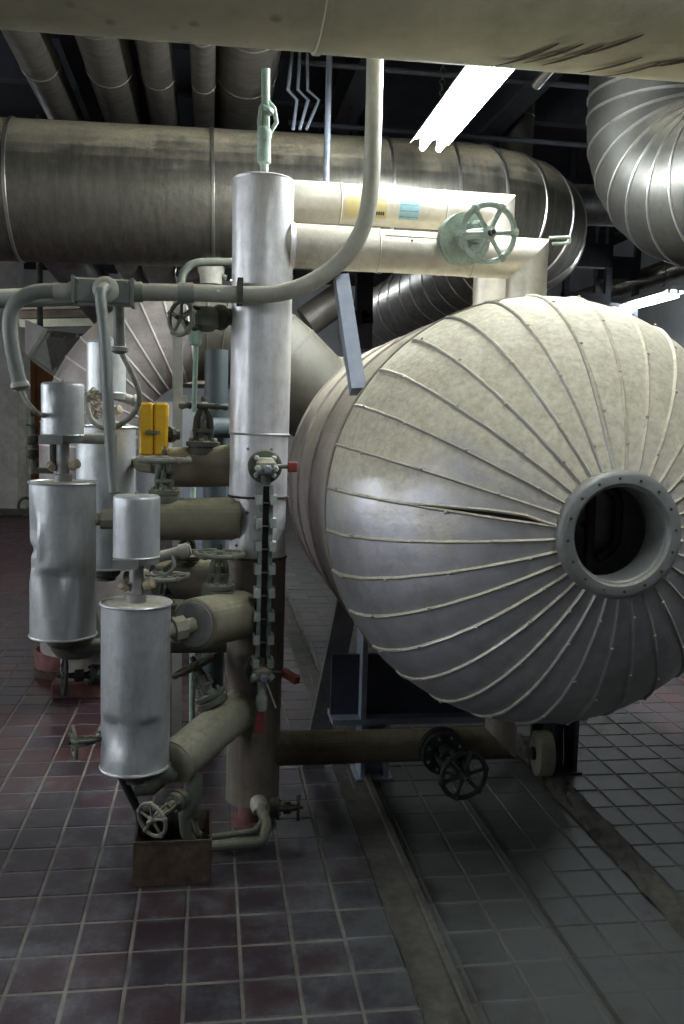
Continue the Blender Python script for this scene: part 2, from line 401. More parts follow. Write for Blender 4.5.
# ---- floor tiles : 300 nearest in view are pieces of their own, the rest one piece
def tile_mesh(nm, e=.005):
    hx, hy = TILE_X/2-e, TILE_Y/2-e; b = .004
    m = MB(); rows = []
    for z, k in ((-.007, 0), (-.0025, 0), (0, b)):
        rows.append([V(sx*(hx-k), sy*(hy-k), z) for sx, sy in ((1, 1), (-1, 1), (-1, -1), (1, -1))])
    m.grid(rows, True, False, True); return m
def inview(p):
    q = p-CAM; wd = q.dot(FW)
    if wd < .3: return None
    return 342+F*q.dot(RT)/wd, 512-F*q.dot(UP)/wd, wd
D1X0, D1X1 = .60, .715     # drain channel on the left of the tank
D2X0, D2X1 = 1.52, 1.64    # rubble-filled channel on its right
proto = tile_mesh('floor_tile'); pm = None
cand = []; rest = MB()
for i in range(-32, 36):
    for j in range(-14, 90):
        cx = GX0+(i+.5)*TILE_X; cy = GY0+(j+.5)*TILE_Y
        if cx < XL or cx > XR or cy > YB-.1: continue
        x0, x1 = cx-TILE_X/2+.005, cx+TILE_X/2-.005
        cut = False
        for a, b in ((D1X0, D1X1), (D2X0, D2X1)):
            if x1 > a and x0 < b:
                if x0 < a and a-x0 > b and False: pass
                if a - x0 > x1 - b: x1 = a-.004
                else: x0 = b+.004
                cut = True
        if x1-x0 < .025: continue
        s = inview(V(cx, cy, 0))
        vis = s and -25 < s[0] < 709 and s[1] < 1045
        if cy < .2 and not vis: continue
        cand.append((s[2] if vis else 1e3+cy, x0, x1, cy, cut))
cand.sort(key=lambda t: t[0])
for n, (dist, x0, x1, cy, cut) in enumerate(cand):
    cx = (x0+x1)/2; dz = random.uniform(-.0012, .0012)
    if n < 300:
        if not cut and pm:
            o = bpy.data.objects.new('floor_tile', pm); COL.objects.link(o); o.parent = fl
        else:
            t = tile_mesh(''); k = (x1-x0)/(TILE_X-.010)
            for v in t.v: v.x *= k
            o = t.build('floor_tile', 'tile', fl, 0, (0, 0, 0))
            if not cut: pm = o.data
        o.location = (cx, cy, dz); o.rotation_euler = (random.uniform(-.003, .003), random.uniform(-.003, .003), 0)
    else:
        hx, hy = (x1-x0)/2, TILE_Y/2-.005; b = len(rest.v)
        for z, k in ((-.007, 0), (dz, 0)):
            for sx, sy in ((1, 1), (-1, 1), (-1, -1), (1, -1)): rest.v.append(V(cx+sx*hx, cy+sy*hy, z))
        rest.f.append((b+4, b+5, b+6, b+7))
        for a in range(4): rest.f.append((b+a, b+(a+1) % 4, b+4+(a+1) % 4, b+4+a))
ro = rest.build('distant_floor_tiles', 'tile', fl, 0, (0, 0, 0)); ro['kind'] = 'stuff'

# drains in the floor
def wobble_strip(x0, x1, y0, y1, z, amp, nx=4, ny=90, edge=.006):
    m = MB(); rows = []
    for j in range(ny+1):
        y = y0+(y1-y0)*j/ny; row = []
        for i in range(nx+1):
            t = i/nx
            row.append(V(x0+(x1-x0)*t + (random.uniform(-edge, edge) if i in (0, nx) else 0), y, z(t)+random.uniform(-amp, amp)))
        rows.append(row)
    return m.grid(rows, False)
t1 = wobble_strip(D1X0, D1X1, YF+4.2, 15, lambda t: .002-.004*math.sin(pi*t), .0018, edge=.002).build('trim_1', 'concrete', None, 30, (0, 0, 0)); struct(t1)
k1 = MB()
y = .3
kerb = MB().box((D1X1+.012, 7.5, .011), (.013, 7.2, .011), bev=.004).build('trim_2', 'concrete', None, 0); struct(kerb)
t2 = wobble_strip(D2X0, D2X1, YF+4.2, 15, lambda t: .004+.008*math.sin(pi*t), .006, 5, 260, .008).build('trim_3', 'concrete', None, 0, (0, 0, 0)); struct(t2)
MB().box((1.125, 2.4, .0025), (.006, 1.5, .004)).build('joint_strip', 'concrete_dark', fl, 0, (0, 0, 0))

# ================================================================== TANK
TX, TZ, TR = 1.16, 1.31, .755
YK, HB = 3.10, .70
YT1 = 4.62
tank = thing('horizontal_tank', 'big dusty aluminium clad tank with a ribbed domed end and round manhole', 'tank', (TX, 3.8, 0))
RM = .178
def head(t, off=0.):
    """meridian of the dome: t 0 at the knuckle, 1 at the manhole ring -> (Y, r)"""
    a0 = math.asin(RM/TR); a = pi/2*(1-t) + a0*t
    r = TR*math.sin(a)**1.06; yb = HB*math.cos(a)
    return YK - yb - off*math.cos(a)*.9, r + off*math.sin(a)
def tp(ang, Y, r): return V(TX + r*math.cos(ang), Y, TZ + r*math.sin(ang))
NG = 32; OFF = rad(5.6)
# inner liner
rows = []
for i in range(13):
    Y, r = head(i/12, -.012); rows.append([tp(2*pi*j/64, Y, r) for j in range(64)])
MB().grid(rows).build('head_liner', 'liner', tank)
rng = random.Random(3)
ribs = []
for g in range(NG):
    a0 = OFF + 2*pi*g/NG; a1 = a0 + 2*pi/NG
    deg = math.degrees(a0) % 360
    dev = rng.uniform(-.006, .006)
    gap0 = gap1 = 0.
    if 158 < math.degrees((a0+a1)/2) % 360 < 169: gap1 = .075         # sprung seams with the dark lining showing
    if 96 < math.degrees((a0+a1)/2) % 360 < 108: gap0 = .03
    rows = []; nU, nT = 6, 14
    bul = rng.uniform(.000, .004)
    for i in range(nT+1):
        t = i/nT; row = []
        gg = max(0., min(1., (t-.52)/.35))*max(0., 1-max(0., (t-.9)/.1))
        for u in range(nU+1):
            s = u/nU
            a = (a0 + gap0*gg) + ((a1 - gap1*gg) - (a0 + gap0*gg))*s
            Y, r = head(t, bul*math.sin(pi*s)*math.sin(pi*t) + .004*(1-s)*0)
            row.append(tp(a, Y, r))
        rows.append(row)
    MB().grid(rows, False).build('gore_panel', 'tank', tank, 60)
    # standing seam: a rounded rib along the edge
    for (aa, sgn) in ([(a0, 0)] + ([(a1, -gap1)] if gap1 else []) + ([(a0, gap0)] if gap0 else [])):
        prow = []; wob = [rng.uniform(-.003, .003) for _ in range(18)]
        t_start = rng.uniform(.0, .07)
        for i in range(18):
            t = t_start + (1-t_start)*i/17
            gg = max(0., min(1., (t-.52)/.35))*max(0., 1-max(0., (t-.9)/.1))
            a = aa + sgn*gg + wob[i]*.6
            prow.append(t); hw = .0052*(1-.25*t)
            Y, r = head(t); Y2, r2 = head(t, .014)
            th = V(-math.sin(a), 0, math.cos(a)); c0 = tp(a, Y, r); nn = (tp(a, Y2, r2)-c0).normalized()
            row = [c0 - th*hw*1.25 - nn*.002, c0 - th*hw + nn*.0055, c0 + nn*.0085, c0 + th*hw + nn*.0055, c0 + th*hw*1.25 - nn*.002]
            if i == 0: R = []
            R.append(row)
        MB().grid(R, False).build('seam_rib', 'rib', tank, 50)
    # rivets along the seam
    for t in ((.16, .42, .66, .9) if g % 2 else (.28, .55, .8)):
        a = a0 + rng.uniform(-.012, .012); Y, r = head(t); Y2, r2 = head(t, .02); c0 = tp(a, Y, r); nn = (tp(a, Y2, r2)-c0).normalized()
        MB().lathe(c0+nn*.008, nn, [(0, .0062), (.004, .0055), (.006, .002)], 6).build('rivet', 'rib', tank, 0)
# cylinder shell in strips with bands
for (ya, yb, mt) in ((YK-.002, 3.62, 'tank_shell'), (3.62, 4.12, 'tank_shell'), (4.12, YT1, 'tank_shell')):
    rows = [[tp(2*pi*j/72, Y, TR-.004) for j in range(72)] for Y in (ya, (ya+yb)/2, yb)]
    MB().grid(rows).build('shell_sheet', mt, tank)
for Y, w_ in ((YK+.015, .035), (3.63, .016), (4.12, .016), (YT1, .02)):
    MB().lathe((TX, Y-w_/2, TZ), (0, 1, 0), [(0, TR-.006), (.002, TR+.006), (w_-.002, TR+.006), (w_, TR-.006)], 72, cap0=False, cap1=False).build('band', 'olive_pale' if Y < 3.2 else 'tank_shell', tank)
rows = []
for i in range(9):
    a = pi/2*i/8; rows.append([tp(2*pi*j/64, YT1+.42*math.sin(a), max(.01, (TR-.004)*math.cos(a))) for j in range(64)])
MB().grid(rows, True, False, True).build('rear_head', 'tank_shell', tank)
# manhole: flat ring, throat, dark inside with an internal bent pipe
yr = YK-HB*math.cos(math.asin(RM/TR))
mh = MB().lathe((TX, yr+.03, TZ), (0, -1, 0), [(0, RM+.006), (.05, RM+.008), (.058, RM+.001), (.062, RM-.008), (.062, .148), (.052, .143), (.050, .138), (.04, .1355)], 56, cap0=False, cap1=False).build('manhole_ring', 'ring', tank, 30)
for k in range(16):
    a = 2*pi*k/16+.1
    MB().lathe((TX+.162*math.cos(a), yr-.031, TZ+.162*math.sin(a)), (0, -1, 0), [(0, .0042), (.004, .004), (.005, .002)], 6).build('bolt', 'black', mh, 0)
MB().lathe((TX, yr-.01, TZ), (0, 1, 0), [(0, .1365), (.11, .1365), (.112, .26), (.24, .27), (.245, .01)], 48, cap0=False, cap1=False).build('manhole_throat', 'plate', tank, 40)
MB().tube(bend([V(TX+.0, yr+.19, TZ-.2), V(TX+.0, yr+.19, TZ+.14), V(TX+.09, yr+.19, TZ+.10), V(TX+.09, yr+.19, TZ-.06), V(TX+.03, yr+.19, TZ-.10)], .06), .016, 12).build('inner_pipe', 'black', tank)
# saddle: feet, plates, web and braces
for Ys in (3.95,):
    MB().box((TX, Ys, .40), (.60, .010, .165)).build('saddle_web', 'saddle', tank, 0)
    MB().box((TX, Ys, .275), (.60, .09, .013)).build('saddle_plate', 'bluegrey', tank, 0)
    for x in (.76, 1.66):
        MB().bar((x-.055, Ys, .0), (x-.055, Ys, .262), .02, .15, (1, 0, 0)).bar((x+.055, Ys, .0), (x+.055, Ys, .262), .02, .15, (1, 0, 0)).box((x, Ys, .13), (.055, .008, .13)).box((x, Ys, .006), (.085, .09, .006)).build('saddle_leg', 'bluegrey' if x < 1 else 'saddle', tank, 0)
    for x in (.70, 1.62):
        MB().box((x, Ys, .50), (.012, .085, .215)).build('saddle_stiffener', 'bluegrey', tank, 0)
MB().bar((.50, 4.06, .0), (.655, 4.06, .86), .045, .10, (0, 1, 0)).build('brace', 'brace', tank, 0)
MB().bar((1.82, 4.5, .0), (1.66, 4.5, .86), .045, .10, (0, 1, 0)).build('brace', 'brace', tank, 0)
# strut that rises from the top of the shell
st = MB().bar(at(358, 386, 3.13)+V(0, 0, -.02), at(341, 278, 3.36), .052, .052, (1, 0, 0)).build('support_strut', 'bluegrey', None, 0)
tag(st, 'blue-grey square steel strut leaning up off the tank shoulder', 'strut')
q = at(356, 388, 3.12)

sw = MB().tube([tp(rad(-88), 2.78, .70), tp(rad(-88), 2.78, .76), tp(rad(-88), 2.775, .79), tp(rad(-88.4), 2.77, .82)], .0022, 6).build('loose_wire', 'black', tank)

# ================================================================== STANDPIPE
SX, SY, SR = .19, 3.50, .112
sp = thing('standpipe', 'tall bare aluminium clad vertical pipe in front of the tank', 'pipe', (SX, SY, 0))
def sect(z0, z1, mat, nm='jacket', r=SR):
    dn = lambda a, t, rr: rr*(1+.012*math.sin(3*a+z0*5)*math.sin(5*t))
    n = max(2, int((z1-z0)/.05)); MB().lathe((SX, SY, z0), (0, 0, 1), [((z1-z0)*i/n, r) for i in range(n+1)], 40, dn).build(nm, mat, sp)
sect(1.555, 2.50, 'alu', r=SR+.003); sect(1.315, 1.556, 'alu'); sect(1.08, 1.316, 'alu', r=SR-.002)
sect(.60, 1.082, 'alu_old', r=SR+.001); sect(.10, .602, 'alu_old', r=SR-.006)
MB().lathe((SX, SY, 2.497), (0, 0, 1), [(0, SR+.004), (.006, SR+.006), (.012, SR-.002), (.016, .02)], 40).build('cap', 'alu', sp)
for z in (1.555, 1.315, 1.08):
    MB().ring((SX, SY, z), (0, 0, 1), SR+.002, .005, 40, 6).build('band', 'rust' if z < 1.5 else 'alu_dull', sp)
MB().lathe((SX, SY, .0), (0, 0, 1), [(0, .085), (.014, .085), (.016, .055), (.10, .055), (.105, .1)], 24).build('foot', 'pinkred', sp)
for a, z in ((-2.0, 1.5), (-2.0, 1.26), (-1.2, 1.5), (-1.9, 1.02), (-2.4, 1.13), (-1.1, 1.03)):
    d = V(math.cos(a), math.sin(a), 0); MB().lathe(V(SX, SY, z)+d*SR, d, [(0, .006), (.005, .005)], 6).build('screw', 'bolt', sp, 0)

# ================================================================== VALVES
def hexbolt(c, d, r, h): return MB().lathe(c, d, [(0, r), (h*.7, r), (h, r*.6)], 6)
def handwheel(parent, c, d, R, mat, spokes=5, rr=None, knob=True, dish=.0, ph=.3, hubmat=None):
    c = Vector(c); d = Vector(d).normalized(); e1, e2 = frame(d); rr = rr or R*.11
    m = MB().ring(c + d*dish, d, R, rr, 36, 8)
    if knob:
        for k in range(spokes):
            a = 2*pi*k/spokes+ph; p = c + d*dish + (e1*math.cos(a) + e2*math.sin(a))*R
            q = (e1*math.cos(a) + e2*math.sin(a))
            m.lathe(p-q*rr*1.6, q, [(0, .2*rr), (rr*.6, 1.25*rr), (rr*1.6, 1.55*rr), (rr*2.6, 1.25*rr), (rr*3.1, .3*rr)], 8)
    wh = m.build('handwheel', mat, parent)
    for k in range(spokes):
        a = 2*pi*k/spokes+ph; q = (e1*math.cos(a) + e2*math.sin(a))
        MB().tube([c + q*R*.12, c + q*R*.5 + d*dish*.35, c + q*R*.96 + d*dish], [rr*.95, rr*.7, rr*.85], 8).build('spoke', mat, wh)
    MB().lathe(c - d*rr*1.6, d, [(0, R*.16), (rr*.8, R*.26), (rr*2.6, R*.24), (rr*3.4, R*.12)], 14).build('hub', mat, wh)
    MB().lathe(c + d*rr*1.2, d, [(0, R*.13), (R*.22, R*.12), (R*.3, R*.07)], 10).build('stem_nut', hubmat or 'black', wh)
    return wh
def valve(name, label, p, d, Ln, rf, rw, mat='iron', wmat=None, spokes=5, group=None, nb=6, flange=True, tall=.0, dish=.0, ph=.3, cat='valve', hubmat=None):
    p = Vector(p); d = Vector(d).normalized(); e1, e2 = frame(d)
    t = thing(name, label, cat, p, group)
    h = Ln
    if flange:
        MB().lathe(p - d*.01, d, [(0, rf*.98), (.012+h*.06, rf), (.013+h*.06, rf*.86), (.016+h*.08, rf*.86), (.017+h*.08, rf*1.0), (.02+h*.15, rf), (.022+h*.16, rf*.5)], 24).build('flange', mat, t, 30)
        for k in range(nb):
            a = 2*pi*k/nb+.4; hexbolt(p + d*(.008+h*.15) + (e1*math.cos(a)+e2*math.sin(a))*rf*.76, d, rf*.15, h*.09).build('bolt', 'bolt' if mat != 'black' else 'black', t, 0)
    MB().lathe(p + d*h*.12, d, [(0, rf*.5), (h*.12, rf*.42), (h*.18, rf*.34), (h*.26, rf*.32), (h*.27, rf*.56), (h*.33, rf*.56), (h*.34, rf*.26), (h*.5, rf*.22)], 16).build('bonnet', mat, t)
    for s in (-1, 1):
        MB().tube([p + d*h*.24 + e1*s*rf*.36, p + d*h*.42 + e1*s*rf*.46, p + d*h*.66 + e1*s*rf*.38, p + d*h*.86 + e1*s*rf*.12], rf*.19, 8).build('yoke_arm', mat, t)
    for s in (-1, 1):
        hexbolt(p + d*h*.40 + e2*s*rf*.42, d, rf*.16, h*.24).build('gland_bolt', mat, t, 0)
    MB().cyl(p + d*h*.3, p + d*(h*1.04+tall), rf*.11, 10).build('stem', 'bolt', t)
    handwheel(t, p + d*h*.9, d, rw, wmat or mat, spokes, dish=dish, ph=ph, hubmat=hubmat)
    return t

# ================================================================== LEVEL CONTROLLERS (three cans)
def controller(label, x, Y, z0, z1, r, hz0, hz1, rh, dents, arm, extra=None):
    t = thing('level_controller', label, 'float chamber', (x, Y, z0), 'level controllers beside the standpipe')
    n = 44
    def rf(a, tt, rr):
        k = rr
        for (da, dt, wa, wt, dp, kind) in dents:
            u = (a - da + pi) % (2*pi) - pi
            if kind == 0: k -= 1.5*dp*math.exp(-(u/wa)**2 - ((tt-dt)/wt)**2)
            else:
                # crease: sharp above, easing out below
                v = tt-dt
                k -= 1.5*dp*math.exp(-(u/wa)**2)*(math.exp(-(v/wt)**2) if v < 0 else math.exp(-(v/(wt*.18))**2))
        return k
    h = z1-z0
    prof = [(h*i/46, r) for i in range(47)]
    MB().lathe((x, Y, z0), (0, 0, 1), prof, 72, rf).build('can', 'alu_dull', t, 60)
    for z in (z0, z1): MB().ring((x, Y, z), (0, 0, 1), r+.001, .0055, 48, 6).build('rim', 'alu_dull', t)
    MB().lathe((x, Y, z1-.002), (0, 0, 1), [(0, r-.004), (.003, r-.006), (.006, .03)], 40).build('lid', 'conduit_pale', t)
    # neck and head
    MB().lathe((x, Y, z1), (0, 0, 1), [(0, .034), (.03, .034), (.032, .024), (hz0-z1-.03, .024), (hz0-z1-.028, .03), (hz0-z1, .03)], 18).build('neck', 'plate', t)
    MB().lathe((x-.03, Y-.005, z1+.05), V(-.3, -.3, .3), [(0, .014), (.03, .016), (.034, .01)], 10).build('clip', 'tan', t)
    MB().lathe((x+.03, Y-.01, z1+.06), V(.5, -.3, .25), [(0, .016), (.035, .018), (.04, .01)], 10).build('clip', 'tan', t)
    MB().lathe((x, Y, hz0-.028), (0, 0, 1), [(0, rh*.55), (.006, rh*.99), (.028, rh*1.0)], 36).build('head_base', 'conduit', t)
    hd = MB().lathe((x, Y, hz0), (0, 0, 1), [(0, rh)] + [((hz1-hz0-.012)*i/6, rh) for i in range(1, 7)] + [(hz1-hz0-.005, rh*.975), (hz1-hz0-.001, rh*.9), (hz1-hz0+.001, rh*.6), (hz1-hz0+.002, .01)], 44).build('head_cover', 'alu_dull', t, 50)
    MB().ring((x, Y, hz0+.002), (0, 0, 1), rh, .003, 40, 6).build('rim', 'alu_dull', hd)
    MB().lathe((x, Y, hz1), (0, 0, 1), [(0, .008), (.008, .007), (.012, .003)], 8).build('knob', 'conduit_pale', hd)
    MB().box((x-.03, Y-rh-.004, hz0-.016), (.042, .004, .016), V(1, .0, 0), V(0, 1, 0)).build('name_plate', 'plate', t, 0)
    # cable gland arm to the right
    a = V(x+rh*.6, Y+.01, hz0-.01); b = a + Vector(arm)
    MB().cyl(a, b, .020, 14).cyl(lerp(a, b, .72), lerp(a, b, .95), .026, 14).build('gland_arm', 'conduit_pale', t)
    MB().lathe((x, Y, z0), (0, 0, -1), [(0, r*.55), (.035, r*.5), (.05, r*.34), (.06, r*.34)], 20).build('bottom_flange', 'iron', t)
    return t
C1 = V(-.240, 3.10, 0); C2 = V(-.536, 3.45, 0); C3 = V(-.419, 3.80, 0)
A = lambda deg: rad(deg)
controller('lowest grey canister level controller, front one above the rusty floor tray', C1.x, C1.y, .405, .975, .117, 1.135, 1.345, .078,
           [(A(-130), .17, .42, .10, .020, 1), (A(-62), .17, .32, .075, .016, 1), (A(-78), .24, .16, .10, .010, 0), (A(-95), .10, .6, .05, .006, 0), (A(-60), .05, .4, .06, .006, 0)], (.135, -.01, .035))
controller('dented grey canister level controller, leftmost of the group', C2.x, C2.y, .785, 1.358, .120, 1.532, 1.725, .076,
           [(A(-90), .24, .45, .075, .022, 1), (A(-150), .36, .30, .10, .016, 0), (A(-175), .32, .3, .02, .012, 0), (A(-125), .36, .12, .07, -.009, 0), (A(-165), .26, .25, .03, .010, 0), (A(-85), .12, .5, .08, .008, 0)], (.15, .0, .0))
controller('pale grey canister level controller farthest back, left of the yellow box', C3.x, C3.y, .99, 1.565, .118, 1.70, 1.91, .078,
           [(A(-60), .3, .3, .1, .008, 0)], (.08, .02, -.02))

# ================================================================== INSULATED EQUALISING PIPES
def inspipe(label, a, b, r, mat, ends=(False, False), group='dusty lagged pipes between canisters and standpipe', name='lagged_pipe', flange_at=None, seams=(), nozzle=None, nozr=.03):
    a = Vector(a); b = Vector(b); t = thing(name, label, 'pipe', ((a+b)/2)-V(0, 0, r), group)
    d = (b-a).normalized(); l = (b-a).length
    wob = random.uniform(0, 6)
    rf = lambda an, tt, rr: rr*(1+.018*math.sin(an*2+wob+tt*9)+.01*math.sin(an*5+tt*17))
    n = 10
    MB().lathe(a, d, [(0, r*.90), (.006, r*.985)] + [(l*i/n, r) for i in range(1, n)] + [(l, r*.99)], 32, rf).build('jacket', mat, t, 50)
    for s in seams:
        MB().ring(a + d*l*s, d, r*1.0, .005, 32, 6).build('band', mat, t)
    if ends[0]:
        MB().lathe(a + d*.004, -d, [(0, r*.86), (.008, r*.84), (.010, r*.3)], 28).build('end_plate', 'plate', t)
    if nozzle is not None:
        nz = Vector(nozzle); dd = (nz-a)
        MB().cyl(a, nz, nozr*.8, 14).build('nozzle', 'olive_pale', t)
        MB().lathe(lerp(a, nz, .35), dd, [(0, nozr*1.25), (dd.length*.4, nozr*1.25)], 8).build('union_nut', 'olive_pale', t, 30)
    return t
front_a = V(-.045, 3.16, .885); front_b = V(.165, 3.47, .862)
inspipe('stubby olive lagged pipe from the front canister up to the standpipe', front_a, front_b, .094, 'olive', (True, False), nozzle=(C1.x+.10, 3.11, .872), nozr=.034)
inspipe('pale dusty low lagged pipe rising from the front canister foot to the standpipe', V(-.11, 3.10, .405), V(.16, 3.47, .50), .078, 'olive_pale', (False, False), seams=(.02,))
inspipe('middle olive lagged pipe running level from the leftmost canister to the standpipe', V(-.29, 3.46, 1.222), V(.12, 3.47, 1.228), .082, 'olive', (False, False), nozzle=(C2.x+.10, 3.45, 1.222), nozr=.03, seams=(.985,))
inspipe('top brown lagged pipe behind the yellow box beside the standpipe', V(-.16, 3.66, 1.41), V(.12, 3.56, 1.43), .080, 'brown', (False, False), nozzle=(C3.x+.10, 3.78, 1.425), nozr=.028)
inspipe('dark brown lagged pipe under the middle one, farther back', V(-.20, 3.76, .945), V(.12, 3.58, .975), .085, 'brown', (False, False), nozzle=(C3.x+.08, 3.82, .94), nozr=.03)
inspipe('thin dark pipe from the leftmost canister foot behind the front canister', V(C2.x+.02, 3.46, .735), V(.12, 3.52, .72), .030, 'iron', (False, False))

# valve tops on them
GV = 'dirty gate valves on the lagged pipes'
valve('gate_valve', 'dirty gate valve with a flat wheel standing on the top brown pipe', at(203, 452, 3.60), (0, 0, 1), .20, .066, .088, 'iron', 'iron', group=GV, tall=.0)
valve('gate_valve', 'gate valve with a dusty flat wheel just under the yellow box', at(164, 496, 3.46)+V(0, 0, -.012), (0, 0, 1), .165, .058, .092, 'iron_green', 'wheel_dust', group=GV, tall=.03)
valve('gate_valve', 'dusty gate valve standing on the stubby front pipe, wheel before the standpipe', V(at(218, 601, 3.36).x, 3.36, .958), (.02, 0, 1), .165, .062, .088, 'iron_green', 'wheel_dust', group=GV)
valve('gate_valve', 'dark gate valve hidden beneath the middle pipe, on the dark brown pipe', at(187, 562, 3.66), (0, 0, 1), .12, .060, .03, 'iron', 'iron', group=GV)
valve('gate_valve', 'gate valve with a small flat wheel right behind the front canister head', at(165, 612, 3.42), (0, 0, 1), .15, .045, .085, 'iron', 'wheel_dust', group=GV)
valve('gate_valve', 'tilted gate valve on the low pale pipe with its wheel in shade', at(213, 702, 3.34), V(-.30, .10, .62), .17, .060, .085, 'iron_green', 'iron', group=GV)
# small valves round the front can
valve('needle_valve', 'small green-grey valve sticking out left of the front canister', (C1.x-.085, 3.10, .505), V(-1, -.30, -.04), .135, .028, .052, 'iron_green', 'iron_green', 5, nb=4)
MB()
valve('drain_valve', 'dusty star-wheel drain valve over the rusty floor tray', at(152, 820, 3.0)-V(-.62, -.76, -.16)*.15, V(-.62, -.76, -.16), .165, .036, .060, 'iron_green', 'wheel_dust', 5, nb=4, hubmat='wheel_dust')
valve('drain_valve', 'small dark valve pointing right at the foot of the standpipe', (SX+.075, 3.43, .085), V(1, -.08, 0), .115, .046, .045, 'iron', 'iron', 5, nb=4)
valve('floor_valve', 'dark valve in front of the white block, far left on the floor', at(98, 675, 5.05), V(-1, -.25, .06), .20, .06, .10, 'black', 'black', 5, nb=4)
# tank-side valves
valve('globe_valve', 'mint green handwheel valve on the cream pipe above the tank', at(461, 240, 3.42), V(.10, -1, -.10), .30, .098, .098, 'mint_pale', 'mint_pale', 6, nb=0, ph=.1)
valve('globe_valve', 'black handwheel valve on the low pipe under the tank', at(440, 748, 3.43), V(.13, -1, -.08), .27, .092, .09, 'black', 'black', 6, nb=8, ph=.25)

# vent valve on the top of the standpipe
vt = thing('vent_valve', 'thin mint green vent rod and valve on top of the standpipe', 'valve', (SX-.003, SY, 2.51))
def vz(y): return at(264, y, SY).z
MB().lathe((SX, SY, 2.505), (0, 0, 1), [(0, .015), (vz(158)-2.505, .015)], 12).build('stub', 'mint_pale', vt)
MB().lathe((SX-.002, SY, vz(166)), (0, 0, 1), [(0, .012), (.012, .026), (.10, .024), (.105, .028), (.13, .028), (.14, .018)], 14).build('body', 'mint', vt)
for s in (-1, 1):
    MB().tube([(SX+s*.018, SY, vz(133)), (SX+s*.032+.01, SY-.005, vz(122)), (SX+s*.024+.008, SY-.005, vz(108)), (SX+.006, SY, vz(100))], .009, 8).build('yoke_arm', 'mint_pale', vt)
MB().lathe((SX+.005, SY, vz(112)), V(.45, -.2, .6), [(0, .02), (.012, .03), (.024, .02)], 10).build('gland', 'mint', vt)
MB().cyl((SX+.002, SY, vz(128)), (SX-.002, SY, vz(69)), .016, 12).build('rod', 'mint', vt)

# vent branch with a wheel at the left of the standpipe, and its green down rod
bv = thing('branch_valve', 'dirty horizontal valve left of the standpipe under the conduit', 'valve', at(205, 322, 3.48))
p0 = V(SX-.1, SY+.02, at(232, 316, 3.5).z); p1 = at(207, 318, 3.47); p2 = at(181, 318, 3.42)
MB().tube([p0, lerp(p0, p1, .5), p1], [.03, .034, .042], 14).build('neck', 'iron_green', bv)
MB().lathe(lerp(p0, p1, .4), p1-p0, [(0, .045), (.02, .05), (.04, .04)], 12).build('flange', 'iron', bv)
MB().lathe(p1+V(0, 0, -.05), (0, 0, 1), [(0, .022), (.02, .045), (.06, .048), (.09, .03)], 14).build('body', 'iron_green', bv)
for s in (-1, 1): MB().tube([p1+V(0, 0, s*.03), lerp(p1, p2, .5)+V(0, 0, s*.04), lerp(p1, p2, .85)+V(0, 0, s*.012)], .009, 8).build('yoke_arm', 'iron', bv)
handwheel(bv, p2, V(-.72, -.68, .05), .062, 'wheel_dust', 5, .0085, hubmat='iron')
MB().lathe(at(195, 345, 3.47), (0, 0, 1), [(0, .02), (.01, .024), (.05, .024), (.06, .018)], 12).build('coupling', 'mint', bv)
MB().cyl(at(196, 345, 3.47), at(194, 412, 3.50), .0095, 10).build('rod', 'mint', bv)

# ================================================================== GAUGE GLASS
GX, GY = .208, 3.335
gz1, gz0 = 1.437, .655
gg = thing('level_gauge', 'long clamped sight glass gauge with red levers on the standpipe', 'gauge', (GX, GY, gz0))
for z in (gz1, gz0+.005):
    MB().lathe((GX-.002, SY-SR+.02, z), (0, -1, 0), [(0, .062), (.03, .062), (.034, .064), (.05, .064), (.054, .058)], 28).build('flange', 'iron_green', gg, 30)
    for k in range(4):
        a = pi/4+k*pi/2; hexbolt(V(GX-.002+.045*math.cos(a), SY-SR-.034, z+.045*math.sin(a)), (0, -1, 0), .011, .022).build('bolt', 'clamp', gg, 0)
    MB().box((GX, GY-.005, z), (.036, .045, .026), bev=.01).box((GX, GY, z+.022), (.026, .03, .012), bev=.006).build('cock_body', 'olive_pale', gg)
    for s in (-1, 1): hexbolt(V(GX+s*.032, GY-.045, z-.004), (0, -1, 0), .013, .02).build('bolt', 'clamp', gg, 0)
    hexbolt(V(GX+.004, GY-.048, z-.006), (0, -1, 0), .017, .03).build('plug', 'bluegrey', gg, 20)
    MB().lathe((GX, GY, z-.03 if z > 1 else z+.03), (0, 0, -1 if z > 1 else 1), [(0, .02), (.03, .016), (.05, .02)], 12).build('gland', 'iron_green', gg)
# lever handles
l1 = MB().cyl((GX+.03, GY, gz1+.002), (GX+.085, GY, gz1+.002), .008, 8).build('lever', 'iron_green', gg)
MB().box((GX+.098, GY-.005, gz1+.002), (.018, .012, .019), bev=.004).build('grip', 'red', l1, 30)
l2 = MB().cyl((GX+.03, GY, gz0+.008), (GX+.09, GY-.015, gz0+.008), .005, 8).build('lever', 'bolt', gg)
MB().bar((GX+.082, GY-.012, gz0+.008), (GX+.128, GY-.075, gz0-.008), .026, .026).build('grip', 'red', l2, 30)
MB().cyl((GX+.01, GY-.045, gz0-.01), (GX+.052, GY-.06, gz0-.115), .004, 6).build('rod', 'clamp', gg)
l3 = MB().lathe((GX, GY-.02, gz0-.02), V(0, -.06, -1), [(0, .018), (.05, .016), (.06, .022), (.085, .024), (.115, .018), (.12, .01)], 12).build('drain_cock', 'clamp', gg)
MB().bar((GX-.004, GY-.035, gz0-.135), (GX-.012, GY-.045, gz0-.215), .030, .018, (1, 0, 0)).build('grip', 'red', l3, 30)
MB().box((GX+.002, GY, (gz1+gz0)/2), (.027, .018, (gz1-gz0)/2-.068)).build('gauge_body', 'gauge', gg, 0)
